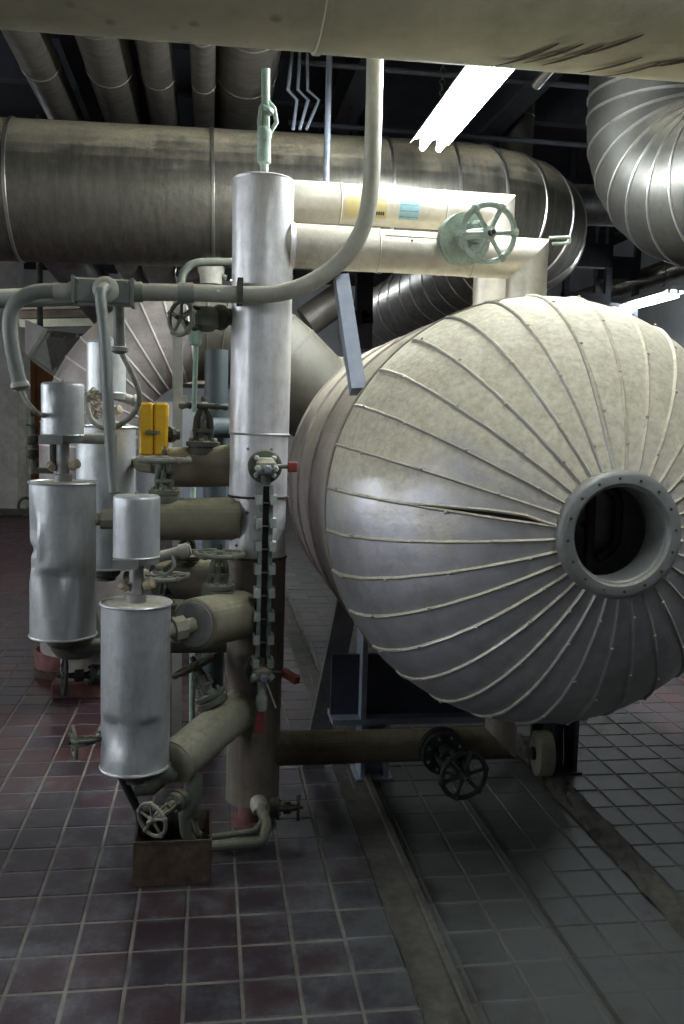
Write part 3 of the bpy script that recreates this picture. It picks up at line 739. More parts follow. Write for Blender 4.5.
MB().box((GX+.002, GY-.0175, (gz1+gz0)/2), (.011, .004, (gz1-gz0)/2-.07)).build('glass', 'glass_dark', gg, 0)
for k in range(8):
    z = at(266, 499+k*23.1, GY).z
    MB().box((GX-.031, GY-.012, z), (.006, .03, .017)).box((GX+.035, GY-.012, z), (.006, .03, .017)).box((GX+.002, GY+.018, z), (.039, .006, .017)).box((GX-.024, GY-.040, z), (.011, .005, .017)).box((GX+.028, GY-.040, z), (.011, .005, .017)).build('clamp', 'clamp', gg, 0)
    MB().box((GX+.002, GY-.024, z-.012), (.027, .004, .0022)).build('clamp_bar', 'bolt', gg, 0)

# ================================================================== CONDUIT, JUNCTION BOX, CABLES
YC = 3.33
cp_ = [at(377, -30, YC), at(375, 60, YC), at(373, 140, YC), at(370.5, 190, YC), at(364, 224, YC), at(349, 252, YC), at(325, 274, YC), at(292, 290, YC), at(255, 295, YC), at(200, 293, YC), at(133, 292, YC)]
cn = thing('electrical_conduit', 'thick grey conduit bending down from the ceiling across the standpipe', 'conduit', at(200, 300, YC))
MB().tube(smoothpath(cp_, 6), .031, 20).build('tube', 'conduit_pale', cn, 60)
MB().cyl(at(178, 293, YC), at(194, 293, YC), .036, 20).build('coupling', 'conduit', cn)
MB().cyl(at(133, 292, YC), at(143, 292, YC), .036, 20).build('coupling', 'conduit', cn)
MB().box(at(240, 291, YC)+V(0, .03, 0), (.010, .07, .042)).build('clamp', 'iron', cn, 0)
jb = thing('junction_box', 'grey metal junction box joining the four conduit arms', 'junction box', at(104, 304, YC))
jc = at(104, 292.5, YC)
MB().box(jc, (.098, .045, .043), bev=.006).build('body', 'conduit', jb, 30)
MB().box(jc+V(-.1, 0, 0), (.006, .05, .048)).build('rim', 'conduit', jb, 0); MB().box(jc+V(.1, 0, 0), (.006, .05, .048)).build('rim', 'conduit', jb, 0)
MB().lathe(jc+V(.012, -.04, .004), (0, -1, 0), [(0, .045), (.02, .045), (.028, .034)], 24).build('boss', 'conduit_pale', jb)
for k in (-1, 1): hexbolt(jc+V(.08*k, -.046, .03), (0, -1, 0), .006, .006).build('screw', 'bolt', jb, 0)
# left arm
la = thing('electrical_conduit', 'grey conduit bending down at the far left of the junction box', 'conduit', at(20, 388, YC))
MB().tube(smoothpath([at(76, 292, YC), at(50, 291, YC), at(34, 292.5, YC), at(20, 299, YC), at(11.5, 312, YC), at(10, 332, YC), at(14, 358, YC), at(19.5, 383, YC)], 6), .026, 18).build('tube', 'conduit', la, 60)
MB().cyl(at(69, 292, YC), at(76, 292, YC), .036, 20).build('coupling', 'conduit_pale', la)
MB().cyl(at(54, 291.5, YC), at(69, 292, YC), .031, 20).build('coupling', 'conduit_pale', la)
MB().lathe(at(19.5, 382, YC), at(21, 389, YC)-at(19.5, 382, YC), [(0, .03), (.01, .034), (.018, .034), (.03, .012)], 16).build('end_bush', 'conduit_pale', la)
fc = MB().tube(smoothpath([at(20.5, 386, YC), at(26, 400, YC), at(36, 412, YC), C2+V(-.06, 0, 1.60)], 6), .009, 8).build('flexible_cable', 'cable'); tag(fc, 'thin grey cable dropping from the left conduit to the leftmost canister head', 'cable')
# front drop
fd = thing('electrical_conduit', 'grey conduit dropping from the front of the junction box to the front canister', 'conduit', at(116, 492, 3.16))
MB().tube(smoothpath([jc+V(.012, -.06, .004), jc+V(.010, -.10, .0), jc+V(.003, -.125, -.03), at(104.5, 335, 3.20), at(108, 400, 3.19), at(112.5, 470, 3.18), at(114.5, 493, 3.17)], 6), .0195, 18).build('tube', 'conduit', fd, 60)
# back drop and looping cable
bd = thing('electrical_conduit', 'short grey conduit dropping behind the junction box to the back canister', 'conduit', at(120, 352, 3.5))
MB().cyl(at(118.5, 296, 3.42), at(119.5, 348, 3.5), .021, 16).lathe(at(119.5, 346, 3.5), (0, 0, -1), [(0, .022), (.006, .034), (.02, .034), (.03, .014)], 16).build('tube', 'conduit', bd)
lp = MB().tube(smoothpath([at(121, 352, 3.5), at(131, 372, 3.5), at(139, 392, 3.52), at(137, 408, 3.55), at(127, 420, 3.58), at(112, 428, 3.6), at(97, 425, 3.6), at(89, 414, 3.62), at(88, 398, 3.66), at(94, 389, 3.7)], 6), .0105, 10).build('flexible_cable', 'cable'); tag(lp, 'grey flexible cable looping below the back canister head', 'cable')
wr = MB()
for k in range(5):
    pts = [at(93+random.uniform(-3, 9), 392+k*6+random.uniform(-3, 3), 3.66+random.uniform(-.02, .02)) for _ in range(7)]
    wr.tube(smoothpath(pts, 5), .006, 6)
tag(wr.build('wire_bundle', 'tan'), 'tangle of dusty tan wire hanging beside the back canister', 'wire')
lw = MB().tube(smoothpath([at(172, 556, 3.09), at(174, 566, 3.08), at(166, 574, 3.08), at(156, 572, 3.1), at(152, 566, 3.12)], 6), .007, 8).build('flexible_cable', 'cable'); tag(lw, 'short pale cable loop at the front canister head', 'cable')
# small sampling line left of the left can
sl = thing('sampling_line', 'thin dark pipe with couplings standing left of the leftmost canister', 'pipe', at(33, 478, 3.46))
MB().tube([at(32, 416, 3.46), at(32, 440, 3.46), at(33.5, 470, 3.46)], .009, 8).tube([at(33.5, 470, 3.46), at(53, 471, 3.46)], .011, 8).build('tube', 'iron_green', sl)
for y in (434, 448): MB().lathe(at(32.5, y, 3.46), (0, 0, -1), [(0, .014), (.006, .022), (.032, .022), (.04, .014)], 12).build('coupling', 'iron', sl)
MB().cyl(at(33.5, 474, 3.46), at(33.5, 467, 3.46), .015, 10).build('elbow', 'iron_green', sl)
MB().tube([at(53, 471, 3.46), at(53, 440, 3.46)], .012, 8).build('riser', 'iron_green', sl)
MB().cyl(at(26, 425, 3.45), at(39, 426, 3.45), .004, 6).build('tap_lever', 'iron', sl)
rg = MB().ring(at(26, 507, 3.50), V(.75, -.6, .1), .035, .006, 24, 6).build('lifting_ring', 'iron'); tag(rg, 'small iron ring behind the leftmost canister', 'ring')

# ================================================================== YELLOW BOX
yb = thing('switch_box', 'bright yellow switch box with a front latch left of the standpipe', 'box', at(153, 455, 3.62))
yc = at(153.5, 429, 3.62)
MB().box(yc+V(-.026, 0, 0), (.0265, .05, .103), bev=.008).build('cover_half', 'yellow', yb, 30)
MB().box(yc+V(.030, 0, .0), (.0265, .05, .103), bev=.008).build('cover_half', 'yellow', yb, 30)
MB().box(yc+V(.002, .006, -.002), (.05, .042, .098)).build('core', 'ink', yb, 0)
MB().box(yc+V(.0, -.052, -.012), (.028, .005, .006)).box(yc+V(-.012, -.056, -.012), (.006, .005, .010)).build('latch', 'bolt', yb, 0)
MB().cyl(yc+V(.05, .01, -.02), yc+V(.10, .02, -.02), .02, 12).cyl(yc+V(.06, .01, -.02), yc+V(.075, .02, -.02), .032, 8).build('gland', 'iron', yb)

# ================================================================== CREAM PIPES ABOVE THE TANK
hz = 2.272; HR = .080; HX1 = 1.235
cpipe = thing('cream_pipe', 'nearer cream clad pipe from the standpipe to the tank top', 'pipe', (.7, 3.5, hz-HR), 'cream clad pipes over the tank')
def xj(x0, x1, nm='jacket', r=HR, Y=3.5, z=hz, par=None, mat='cream', mitre=0.):
    e = []
    for i in range(2):
        x = (x0, x1)[i]; row = []
        for j in range(32):
            a = 2*pi*j/32; zz = math.sin(a)*r
            row.append(V(x + (zz*mitre if i == 1 else 0), Y+math.cos(a)*r, z+zz))
        e.append(row)
    return MB().grid(e, True, True, True).build(nm, mat, par)
xj(SX+.05, .63, par=cpipe, r=HR+.002); xj(.628, 1.0, par=cpipe); xj(1.0, HX1, par=cpipe, mitre=1.)
def vj(z0, par, r, X, Y, z, mitre=1.):
    rows = []
    for i in range(2):
        row = []
        for j in range(32):
            a = 2*pi*j/32; dx = math.cos(a)*r
            row.append(V(X+dx, Y+math.sin(a)*r, z0 if i == 0 else z+dx*mitre))
        rows.append(row)
    return MB().grid(rows, True, True, True).build('drop_leg', 'cream', par)
vj(1.98, cpipe, HR, HX1, 3.5, hz)
MB().lathe((SX+SR-.012, 3.5, hz), (1, 0, 0), [(0, HR+.012), (.02, HR+.005)], 32).build('collar', 'alu', cpipe)
for x in (.63, 1.0): MB().ring((x, 3.5, hz), (1, 0, 0), HR+.001, .004, 32, 6).build('band', 'cream', cpipe)
for x, z in ((.75, .03), (.95, .03), (1.1, -.01)):
    hexbolt(V(x, 3.5-HR*.97, hz+z), (0, -1, 0), .005, .005).build('screw', 'bolt', cpipe, 0)
MB().box((.85, 3.5-HR*.80, hz+.048), (.20, .003, .004), V(1, 0, 0), V(0, .8, -.6), V(0, .6, .8)).build('lap_seam', 'cream', cpipe, 0)
uz = 2.53; UX1 = 1.215; UR = .082; UY = 3.88
up_ = thing('cream_pipe', 'farther cream clad pipe with faded stickers above the tank', 'pipe', (.75, UY, uz-UR), 'cream clad pipes over the tank')
xj(.22, .53, par=up_, r=UR+.001, Y=UY, z=uz); xj(.528, .98, par=up_, r=UR, Y=UY, z=uz); xj(.98, UX1, par=up_, r=UR, Y=UY, z=uz, mitre=1.)
vj(1.98, up_, UR, UX1, UY, uz)
for x in (.53, .98): MB().ring((x, UY, uz), (1, 0, 0), UR+.001, .004, 32, 6).build('band', 'cream', up_)
def sticker(xa, xb, a0, a1, mat, lab):
    rows = []
    for i in range(2):
        rows.append([V((xa, xb)[i], UY-math.cos(rad(a0+(a1-a0)*k/6))*(UR+.0015), uz+math.sin(rad(a0+(a1-a0)*k/6))*(UR+.0015)) for k in range(7)])
    return MB().grid(rows, False).build('sticker', mat, up_, 60)
s1 = sticker(.545, .72, -48, 8, 'label_y', ''); s1['label'] = 'faded yellow arrow sticker with black lettering'
s2 = sticker(.775, .86, -48, 10, 'label_b', ''); s2['label'] = 'pale blue printed sticker'
for k in range(5):
    rows = [[V(.668+k*.009+dx, UY-math.cos(rad(t))*(UR+.003), uz+math.sin(rad(t))*(UR+.003)) for t in (-38, -33, -28)] for dx in (0, .0062)]
    MB().grid(rows, False).build('lettering', 'ink', s1, 0)
for k in range(3):
    t0 = -40+k*17
    rows = [[V(x, UY-math.cos(rad(t))*(UR+.003), uz+math.sin(rad(t))*(UR+.003)) for t in (t0, t0+2.5)] for x in (.778, .857)]
    MB().grid(rows, False).build('print_line', 'bluegrey', s2, 0)
rows = [[V(x, UY-math.cos(rad(t))*(UR+.003), uz+math.sin(rad(t))*(UR+.003)) for t in (-46, 8)] for x in (.816, .819)]
MB().grid(rows, False).build('print_line', 'bluegrey', s2, 0)
lv = MB().tube(bend([at(549, 238, 3.47), at(570, 237, 3.45), at(570, 243, 3.45), at(552, 244, 3.47)], .008), .0062, 8).build('lever_loop', 'mint_pale'); tag(lv, 'small pale mint wire lever loop at the elbow of the nearer cream pipe', 'lever')

# ================================================================== LOW PIPE UNDER THE TANK
lz = .30; LR = .066
lo = thing('low_pipe', 'dark dusty pipe running low from the standpipe under the tank', 'pipe', (.8, 3.5, lz-LR))
xj(SX+.05, .56, par=lo, r=LR+.002, z=lz, mat='brown', nm='jacket'); xj(.558, 1.0, par=lo, r=LR, z=lz, mat='brown')
rows = []
for i in range(2):
    row = []
    for j in range(32):
        a = 2*pi*j/32; zz = math.sin(a)*LR
        row.append(V((1.0, 1.215)[i]-(zz if i else 0), 3.5+math.cos(a)*LR, lz+zz))
    rows.append(row)
MB().grid(rows, True, True, True).build('jacket', 'brown', lo)
rows = []
for i in range(2):
    row = []
    for j in range(32):
        a = 2*pi*j/32; dx = math.cos(a)*LR
        row.append(V(1.215+dx, 3.5+math.sin(a)*LR, (lz-dx) if i == 0 else .60))
    rows.append(row)
MB().grid(rows, True, True, True).build('riser', 'alu_old', lo)
for x in (.56, 1.0): MB().ring((x, 3.5, lz), (1, 0, 0), LR+.001, .004, 28, 6).build('band', 'brown', lo)
dc = thing('roller_foot', 'short upright steel roller standing on the floor under the tank', 'roller', (1.55, 3.88, 0))
MB().lathe((1.515, 3.88, .105), V(1, -.1, 0), [(0, .07), (.004, .102), (.012, .105), (.065, .105), (.073, .10), (.075, .05)], 36).build('drum', 'olive_pale', dc)
MB().lathe((1.50, 3.88, .105), V(1, -.1, 0), [(0, .03), (.02, .03)], 16).build('axle', 'black', dc)
MB().bar((1.555, 3.97, .0), (1.555, 3.97, .30), .05, .03, (1, 0, 0)).build('bracket', 'black', dc, 0)

# ================================================================== TRAY, DRAIN PIPES, FLOOR ITEMS
tr = thing('drip_tray', 'rusty open steel tray on the tiles beneath the front canister', 'tray', (-.105, 3.15, 0))
bx0, bx1, by0, by1, bh = -.235, .023, 3.015, 3.26, .16
MB().box(((bx0+bx1)/2, by0, bh/2+.004), ((bx1-bx0)/2, .004, bh/2)).build('front_plate', 'rust', tr, 0)
MB().box(((bx0+bx1)/2, by1, bh/2+.004), ((bx1-bx0)/2, .004, bh/2)).build('back_plate', 'rust', tr, 0)
for x in (bx0, bx1): MB().box((x, (by0+by1)/2, bh/2+.004), (.004, (by1-by0)/2, bh/2)).build('side_plate', 'rust', tr, 0)
MB().box(((bx0+bx1)/2, (by0+by1)/2, .012), ((bx1-bx0)/2, (by1-by0)/2, .008)).build('base_plate', 'rust', tr, 0)
MB().box(((bx0+bx1)/2, by0-.002, bh), ((bx1-bx0)/2+.004, .005, .004)).build('lip', 'iron', tr, 0)
dp = thing('drain_pipe', 'twin grey-green drain pipes looping from the tray to the standpipe foot', 'pipe', at(225, 850, 3.2))
ex = V(SX+.01, 3.42, .16)
MB().tube(bend([at(184, 812, 3.14), at(186, 834, 3.14), at(196, 848, 3.15), at(262, 842, 3.24), at(267, 825, 3.30), at(258, 800, 3.40)], .05), .021, 14).build('tube', 'iron_green', dp, 60)
MB().tube(bend([at(193, 815, 3.2), at(197, 832, 3.2), at(205, 838, 3.2), at(254, 831, 3.27), at(262, 822, 3.32), at(258, 800, 3.40)], .04), .011, 10).build('tube', 'iron_green', dp, 60)
MB().lathe(at(256, 797, 3.42), at(263, 815, 3.36)-at(256, 797, 3.42), [(0, .03), (.03, .036), (.06, .034), (.065, .022)], 14).build('fitting', 'conduit_pale', dp)
MB().tube(bend([at(196, 775, 3.16), at(194, 800, 3.14), at(184, 815, 3.14)], .03), .026, 12).build('tube', 'iron_green', dp)
MB().tube([at(194, 815, 3.2), at(192, 800, 3.19), at(190, 786, 3.17)], .024, 12).build('tube', 'iron_green', dp)
dg = MB().tube([at(119, 770, 3.08), at(126, 786, 3.09), at(139, 812, 3.13), at(142, 835, 3.15)], .015, 10).build('drain_tube', 'black'); tag(dg, 'dark thin tube slanting from the front canister into the rusty tray', 'tube')
# fittings between can foot and low pipe
ft = MB().tube([V(C1.x, 3.10, .325), V(C1.x+.05, 3.10, .325), V(-.115, 3.10, .39)], [.035, .035, .034], 14).lathe(V(-.15, 3.10, .37), V(.6, 0, .3), [(0, .044), (.03, .048), (.045, .038)], 8).build('elbow_fitting', 'iron_green'); tag(ft, 'dark elbow fitting joining the front canister foot to the low pale pipe', 'fitting')
# left plinth group
pl = thing('concrete_block', 'dusty white block on a red-brown slab, far left floor', 'block', (-.68, 5.35, 0))
MB().box((-.67, 5.36, .045), (.20, .19, .045), bev=.006).build('slab', 'rust_red', pl, 0)
MB().box((-.66, 5.36, .20), (.165, .16, .112), bev=.01).build('block', 'whitebox', pl, 0)
cu = thing('red_pot', 'faded red open round drum on the floor behind the white block', 'pot', (-.93, 5.8, 0))
MB().lathe((-.90, 5.72, 0), (0, 0, 1), [(0, .15), (.005, .155), (.045, .16), (.16, .16), (.16, .15), (.03, .145)], 32, cap1=True).build('wall', 'pinkred', cu)
MB().lathe((-.90, 5.72, 0), (0, 0, 1), [(0, .163), (.05, .165), (.051, .160)], 32).build('base_band', 'rust', cu)
wp = MB().lathe((-.80, 5.72, .03), (0, 0, 1), [(0, .10), (.30, .10), (.75, .10)], 24).build('white_pipe', 'whitebox'); tag(wp, 'pale vertical pipe rising out of the faded red drum', 'pipe')
ch = MB().lathe(at(76, 655, 4.9), V(0, 0, 1), [(0, .10), (.04, .13), (.12, .14), (.3, .09), (.5, .08)], 20).tube([at(80, 650, 4.9), at(100, 640, 4.9), at(118, 632, 5.0)], .05, 12).build('pipe_elbow', 'iron'); tag(ch, 'dark pipe elbow below the leftmost canister, over the white block', 'pipe')

# ================================================================== BIG DUCTS
def duct(name, label, path, r, mat, seam_every=None, seam_at=None, seam_r=.008, smat='seam_bright', group=None, n=40, cat='duct', seg_names='duct_segment', mat2=None, cut2=999):
    path = [Vector(p) for p in path]
    c = sum(path, V(0, 0, 0))/len(path)
    t = thing(name, label, cat, (c.x, c.y, min(p.z for p in path)-r), group)
    cuts = [0] + sorted(seam_at) + [len(path)-1]
    cuts = sorted(set(cuts))
    rows_e = []
    # frames for the whole path
    e1, e2 = frame((path[1]-path[0]).normalized()); m = len(path); fr = []
    for i, p in enumerate(path):
        tn = (path[min(i+1, m-1)]-path[max(i-1, 0)]).normalized(); e1 = (e1-tn*e1.dot(tn)).normalized(); e2 = tn.cross(e1); fr.append((tn, e1.copy(), e2.copy()))
    for a, b in zip(cuts[:-1], cuts[1:]):
        rows = []
        for i in range(a, b+1):
            tn, f1, f2 = fr[i]; rows.append([path[i] + (f1*math.cos(2*pi*j/n)+f2*math.sin(2*pi*j/n))*r for j in range(n)])
        MB().grid(rows, True, a == 0, b == m-1).build(seg_names, mat if a < cut2 else mat2, t)
    for i in seam_at:
        tn, f1, f2 = fr[i]
        MB().lathe(path[i]-tn*seam_r, tn, [(0, r-.002), (seam_r*.4, r+seam_r*.7), (seam_r*1.6, r+seam_r*.7), (seam_r*2, r-.002)], n, cap0=False, cap1=False).build('seam', smat if i <= cut2 else mat2, t)
    return t
# horizontal duct with the elbow that turns away
DZ = 2.985; DR = .422; Yd = 6.0; XE = 2.36; BR = .85
path = [V(x, Yd, DZ+.022*(x+1.3)) for x in (-4.2, -3.1, -2.2, -1.195, -.6, 0.0, .6, 1.1, 1.3)]
k0 = len(path)
zc = DZ+.022*(XE-BR+1.3)
for i in range(0, 13):
    a = pi/2*i/12; path.append(V(XE-BR+BR*math.sin(a), Yd+BR-BR*math.cos(a), zc))
k1 = len(path)
for y in (7.2, 7.6, 8.0, 8.4, 8.9, 9.4, 10., 10.6, 11.4, 12.4, 14): path.append(V(XE, y, zc))
duct('main_duct', 'huge aluminium clad overhead duct with an elbow above the tank', path, DR, 'duct', seam_at=[3, 5, 7] + list(range(k0, k1, 2)) + list(range(k1, len(path)-1)), seam_r=.012)
# right elbow: drops from the roof and turns towards us
RX, RY, RR_ = 2.56, 5.05, .43
dirn = V(.30, -.954, 0); Bz = 3.42; Br = .50
path = [V(RX, RY, z) for z in (4.45, 4.0, 3.75, 3.52)]
k0 = len(path)
for i in range(13):
    a = pi/2*i/12; path.append(V(RX, RY, Bz) + dirn*(Br-Br*math.cos(a)) + V(0, 0, -Br*math.sin(a)))
e = path[-1]
for s in (.2, .45, .75): path.append(e+dirn*s)
duct('elbow_duct', 'galvanised segmented elbow duct at the upper right', path, RR_, 'duct_dark', seam_at=[1, 2, 3] + list(range(k0, k0+14, 2)), seam_r=.010, smat='seam_bright')
# arch duct at the left, behind the canisters
AC = V(-.02, 5.25, 1.44); AR = .655; ar = .265
path = [V(AC.x-AR, AC.y, z) for z in (0.28, .6, .9, 1.2)]; k0 = len(path)
for i in range(17):
    a = pi-pi*i/22; path.append(AC + V(AR*math.cos(a), 0, AR*math.sin(a)))
k1 = len(path)
e = path[-1]
path += bend([e+V(.05, 0, -.05), e+V(.22, .05, -.2), e+V(1.5, .35, -.2)], .2)
duct('arch_duct', 'arched segmented pale duct behind the canisters and standpipe', path, ar, 'duct_pale', seam_at=[2] + list(range(k0, k1)), seam_r=.006, smat='seam_highlit', mat2='duct_dimmed', cut2=k0+10)  # far end takes the darkened jacket in place of shade
# pale stub ducts around
def simple(name, label, a, b, r, mat, cat='pipe', group=None, bands=(), n=24, bmat=None, rod=False):
    a = Vector(a); b = Vector(b); t = thing(name, label, cat, ((a+b)/2).xy.to_3d()+V(0, 0, min(a.z, b.z)-r), group)
    MB().cyl(a, b, r, n).build('jacket', mat, t)
    if rod: MB().cyl(b, (b.x, b.y, ZC), .012, 8).build('hanger_rod', 'liner', t)
    for s in bands: MB().lathe(lerp(a, b, s)-(b-a).normalized()*.008, b-a, [(0, r-.002), (.004, r+.006), (.012, r+.006), (.016, r-.002)], n, cap0=False, cap1=False).build('band', bmat or mat, t)
    return t
simple('branch_duct', 'dim slanting branch duct under the main duct at left', at(46, 232, 6.0), at(116, 318, 6.6), .145, 'duct_shiny', 'duct', bands=(.6,))
simple('vertical_duct', 'narrow dark vertical duct beyond the ceiling lamp', V(at(518, 110, 6.9).x, 6.9, 2.9), V(at(518, 110, 6.9).x, 6.9, 4.45), .125, 'duct', 'duct', bands=(.35, .7))
simple('small_pipe', 'thin shiny pipe slanting beside the near end of the ceiling lamp', at(536, 85, 5.2), at(536, 85, 5.2)+(at(556, 62, 5.0)-at(536, 85, 5.2))*5, .03, 'seam_bright')
simple('link_pipe', 'shiny pipe passing between the main duct and the right elbow', (2.3, 7.2, 3.42), (5.8, 7.2, 3.52), .16, 'duct_shiny', bands=(.1,))
simple('blackened_pipe', 'dark lagged pipe between the standpipe and tank shoulder', at(306, 322, 6.4), at(346, 294, 6.4), .11, 'pipe_top', rod=True)
bk = MB().bar(V(at(362, 262, 7.2).x, 7.2, ZC), at(363, 348, 7.2), .13, .10).bar(at(350, 318, 7.2), at(372, 318, 7.2), .1, .1).build('black_hanger', 'liner', None, 0); tag(bk, 'black steel hanger behind the leaning strut, below the cream pipe', 'hanger')

# overhead foreground duct
fdz, fdy, fdr = 3.125, 2.64, .45
t = thing('overhead_duct', 'dusty beige clad duct crossing the top of the view', 'duct', (.4, fdy, fdz-fdr))
zat = lambda x: fdz+.012*(x-.4)
for a, b, rr in ((-3.4, -1.2, .45), (-1.2, .30, .449), (.295, 1.75, .453), (1.745, 4.4, .449)):
    rows = []
    for i in range(7):
        x = a+(b-a)*i/6
        rows.append([V(x, fdy+math.cos(2*pi*j/64)*rr*(1+.003*math.sin(3*x+j*.4)), zat(x)+math.sin(2*pi*j/64)*rr*(1+.003*math.sin(2*x+j*.3))) for j in range(64)])
    MB().grid(rows, True, True, True).build('cladding', 'front_duct', t)
for x in (.30, 1.75): MB().lathe((x-.012, fdy, zat(x)), (1, 0, 0), [(0, fdr), (.003, fdr+.007), (.021, fdr+.007), (.024, fdr)], 64, cap0=False, cap1=False).build('band', 'front_duct', t)
rng = random.Random(11)
# dark runs of old leak stains on the cladding, thin crusts
for k in range(9):
    x = .80+k*.07+rng.uniform(-.02, .02)
    a0 = rng.uniform(-112, -96); a1 = a0+rng.uniform(9, 22); rows = []
    for i in range(7):
        tt = i/6; aa = rad(a0+(a1-a0)*tt); xx = x+.16-.13*tt; wd = .004+.006*math.sin(pi*tt)
        rows.append([V(xx+s*wd, fdy+math.cos(aa)*(fdr+.0085), zat(xx)+math.sin(aa)*(fdr+.0085)) for s in (-1, 1)])
    MB().grid(rows, False).build('leak_stain', 'rust', t, 60)

# ================================================================== PIPES UNDER THE ROOF
g = 'pipes running back under the roof'
for lab, x, r, z in (('leftmost dim overhead pipe running away under the roof', -1.02, .115, 3.68), ('wide dim overhead pipe second from the left under the roof', -.62, .14, 3.70),
                     ('dim overhead pipe third from the left under the roof', -.335, .10, 3.67), ('thin dim overhead pipe fourth from the left under the roof', -.065, .072, 3.64),
                     ('broad square-looking overhead pipe above the standpipe vent', .19, .19, 3.75)):
    simple('roof_pipe', lab, (x, 3.05, z), (x, 13, z), r, 'pipe_top', group=g, bands=(.06, .13, .2, .27))
for lab, x in (('dark roof beam between the two leftmost overhead pipes', -.82), ('dark roof beam between the second and third overhead pipes', -.475), ('dark roof beam right of the overhead pipes', .95), ('dark roof beam at far right over the tank', 2.05)):
    b_ = MB().box((x, 8, 3.92), (.035, 5.4, .12)).box((x, 8, 3.80), (.08, 5.4, .008)).box((x, 8, 4.04), (.08, 5.4, .008)).build('roof_beam', 'beam', None, 0); tag(b_, lab, 'beam', 'roof beams')
for lab, y in (('dark crosswise roof joist nearest, above the lamp', 5.2), ('dark crosswise roof joist in the middle, above the main duct', 7.4), ('dark crosswise roof joist farthest back', 10.0)):
    b_ = MB().box((.3, y, 4.28), (5.8, .05, .16)).build('roof_joist', 'beam', None, 0); tag(b_, lab, 'beam', 'roof joists')
for lab, y, z in (('slender dark cable tray rail high behind the lamp', 5.6, 3.75), ('second dark cable tray rail low behind the lamp', 6.3, 3.62)):
    b_ = MB().cyl((.5, y, z), (3.4, y, z), .018, 8).build('cable_rail', 'beam'); tag(b_, lab, 'rail', 'cable rails')
hr = MB().cyl(at(326, 190, 5.4), V(at(326, 190, 5.4).x, 5.4, ZC), .018, 8).build('hanger_rod', 'bluegrey'); tag(hr, 'thin vertical hanger rod behind the tall conduit', 'rod')
for i, (lab, dx) in enumerate((('leftmost thin kinked wire under the dark roof', 0), ('middle thin kinked wire under the dark roof', 11), ('rightmost thin kinked wire under the dark roof', 22))):
    w_ = MB().tube([at(293+dx*.6, 130, 5.5), at(297+dx, 100, 5.5), at(288+dx*.9, 90, 5.5), at(292+dx*.7, 55, 5.5), V(at(292+dx*.7, 55, 5.5).x, 5.5, ZC)], .010, 6).build('kinked_wire', 'bluegrey'); tag(w_, lab, 'wire', 'kinked wires')
# small lagged pipes under the main duct
g = 'small pipes hanging under the main duct'
for lab, x, r in (('left small pale pipe under the main duct', -.62, .09), ('middle small pale pipe under the main duct', -.40, .11), ('right small pale pipe under the main duct', -.15, .10)):
    simple('small_lagged_pipe', lab, (x, 6.9, 2.74), (x+.05, 12, 2.74), r, 'duct_pale', group=g, bands=(.05, .2))
wv = thing('white_fitting', 'small white capped fitting hanging below the main duct beside the standpipe', 'fitting', at(211, 286, 6.0))
MB().lathe(at(211, 286, 6.0), (0, 0, 1), [(0, .05), (.01, .07), (.07, .075), (.085, .085), (.12, .085), (.13, .03), (.25, .03)], 20).build('body', 'whitebox', wv)
MB().cyl(at(219, 275, 6.0), at(226, 278, 5.98), .02, 8).build('spout', 'bolt', wv)
cl = MB().tube(smoothpath([at(181, 284, 5.0), at(184, 272, 5.0), at(196, 263, 5.0), at(230, 262, 5.0), at(256, 262, 5.0)], 5), .022, 10).build('curved_pipe', 'iron_green'); tag(cl, 'thin curved grey pipe just below the main duct', 'pipe')
lr = simple('rail_pipe', 'long dim horizontal pipe behind the conduit at far left', at(-20, 299, 4.6), at(95, 296, 4.6), .045, 'conduit')

# ================================================================== THINGS BEHIND THE CANISTERS
simple('blue_pipe', 'blue-green vertical pipe behind the lagged pipes', (.03, 4.55, 0), (.03, 4.55, 1.95), .058, 'bluepipe', bands=(.62,))
simple('blue_branch', 'short blue-green horizontal branch beside the brown pipe', at(203, 428, 4.3), at(228, 428, 4.5), .05, 'bluepipe')
simple('green_rod', 'slim green pipe standing behind the middle lagged pipe', at(193, 480, 4.4), V(at(193, 640, 4.4).x, 4.4, .0), .014, 'mint')
ps = MB().bar(V(at(180, 432, 4.2).x, 4.2, 0), at(178, 296, 4.2), .045, .02, (1, 0, 0)).bar(at(174, 402, 4.2), at(187, 402, 4.2), .06, .022, (0, 0, 1)).build('pale_strut', 'conduit_pale'); tag(ps, 'pale grey flat steel strut behind the branch valve', 'strut')
pp = thing('pump_motor', 'pale blue-grey machine seen through the arch', 'machine', (.02, 8.6, 0))
pc = at(207, 440, 8.6)
MB().box((pc.x, 8.6, .65), (.22, .3, .65), bev=.02).build('base', 'bluegrey', pp, 0)
MB().lathe((pc.x, 8.6, 1.3), (0, 0, 1), [(0, .17), (.2, .16), (.24, .1), (.36, .09), (.40, .05)], 20).build('motor', 'clamp', pp)
wc = thing('white_cabinet', 'tall white cabinet in the distance seen under the arch', 'cabinet', (-.8, 16, 0))
MB().box((-.55, 16, .95), (.55, .3, .95)).build('body', 'whitewall', wc, 0)
for s in (-1, 1): MB().box((-.55+s*.27, 15.69, .97), (.255, .012, .90)).build('door', 'whitewall', wc, 0)
hd_ = MB().lathe(at(203, 384, 7.6)-V(0, 0, .02), (0, 0, 1), [(0, .46), (.02, .45), (.12, .30), (.2, .05)], 32).build('lamp_shade', 'tan'); tag(hd_, 'wide tan shallow hood seen through the arch', 'hood')
hd_rod = MB().cyl(at(203, 384, 7.6)+V(0, 0, .16), V(at(203, 384, 7.6).x, 7.6, 2.9), .02, 8).build('hood_rod', 'iron'); tag(hd_rod, 'thin rod carrying the tan hood behind the arch', 'rod')
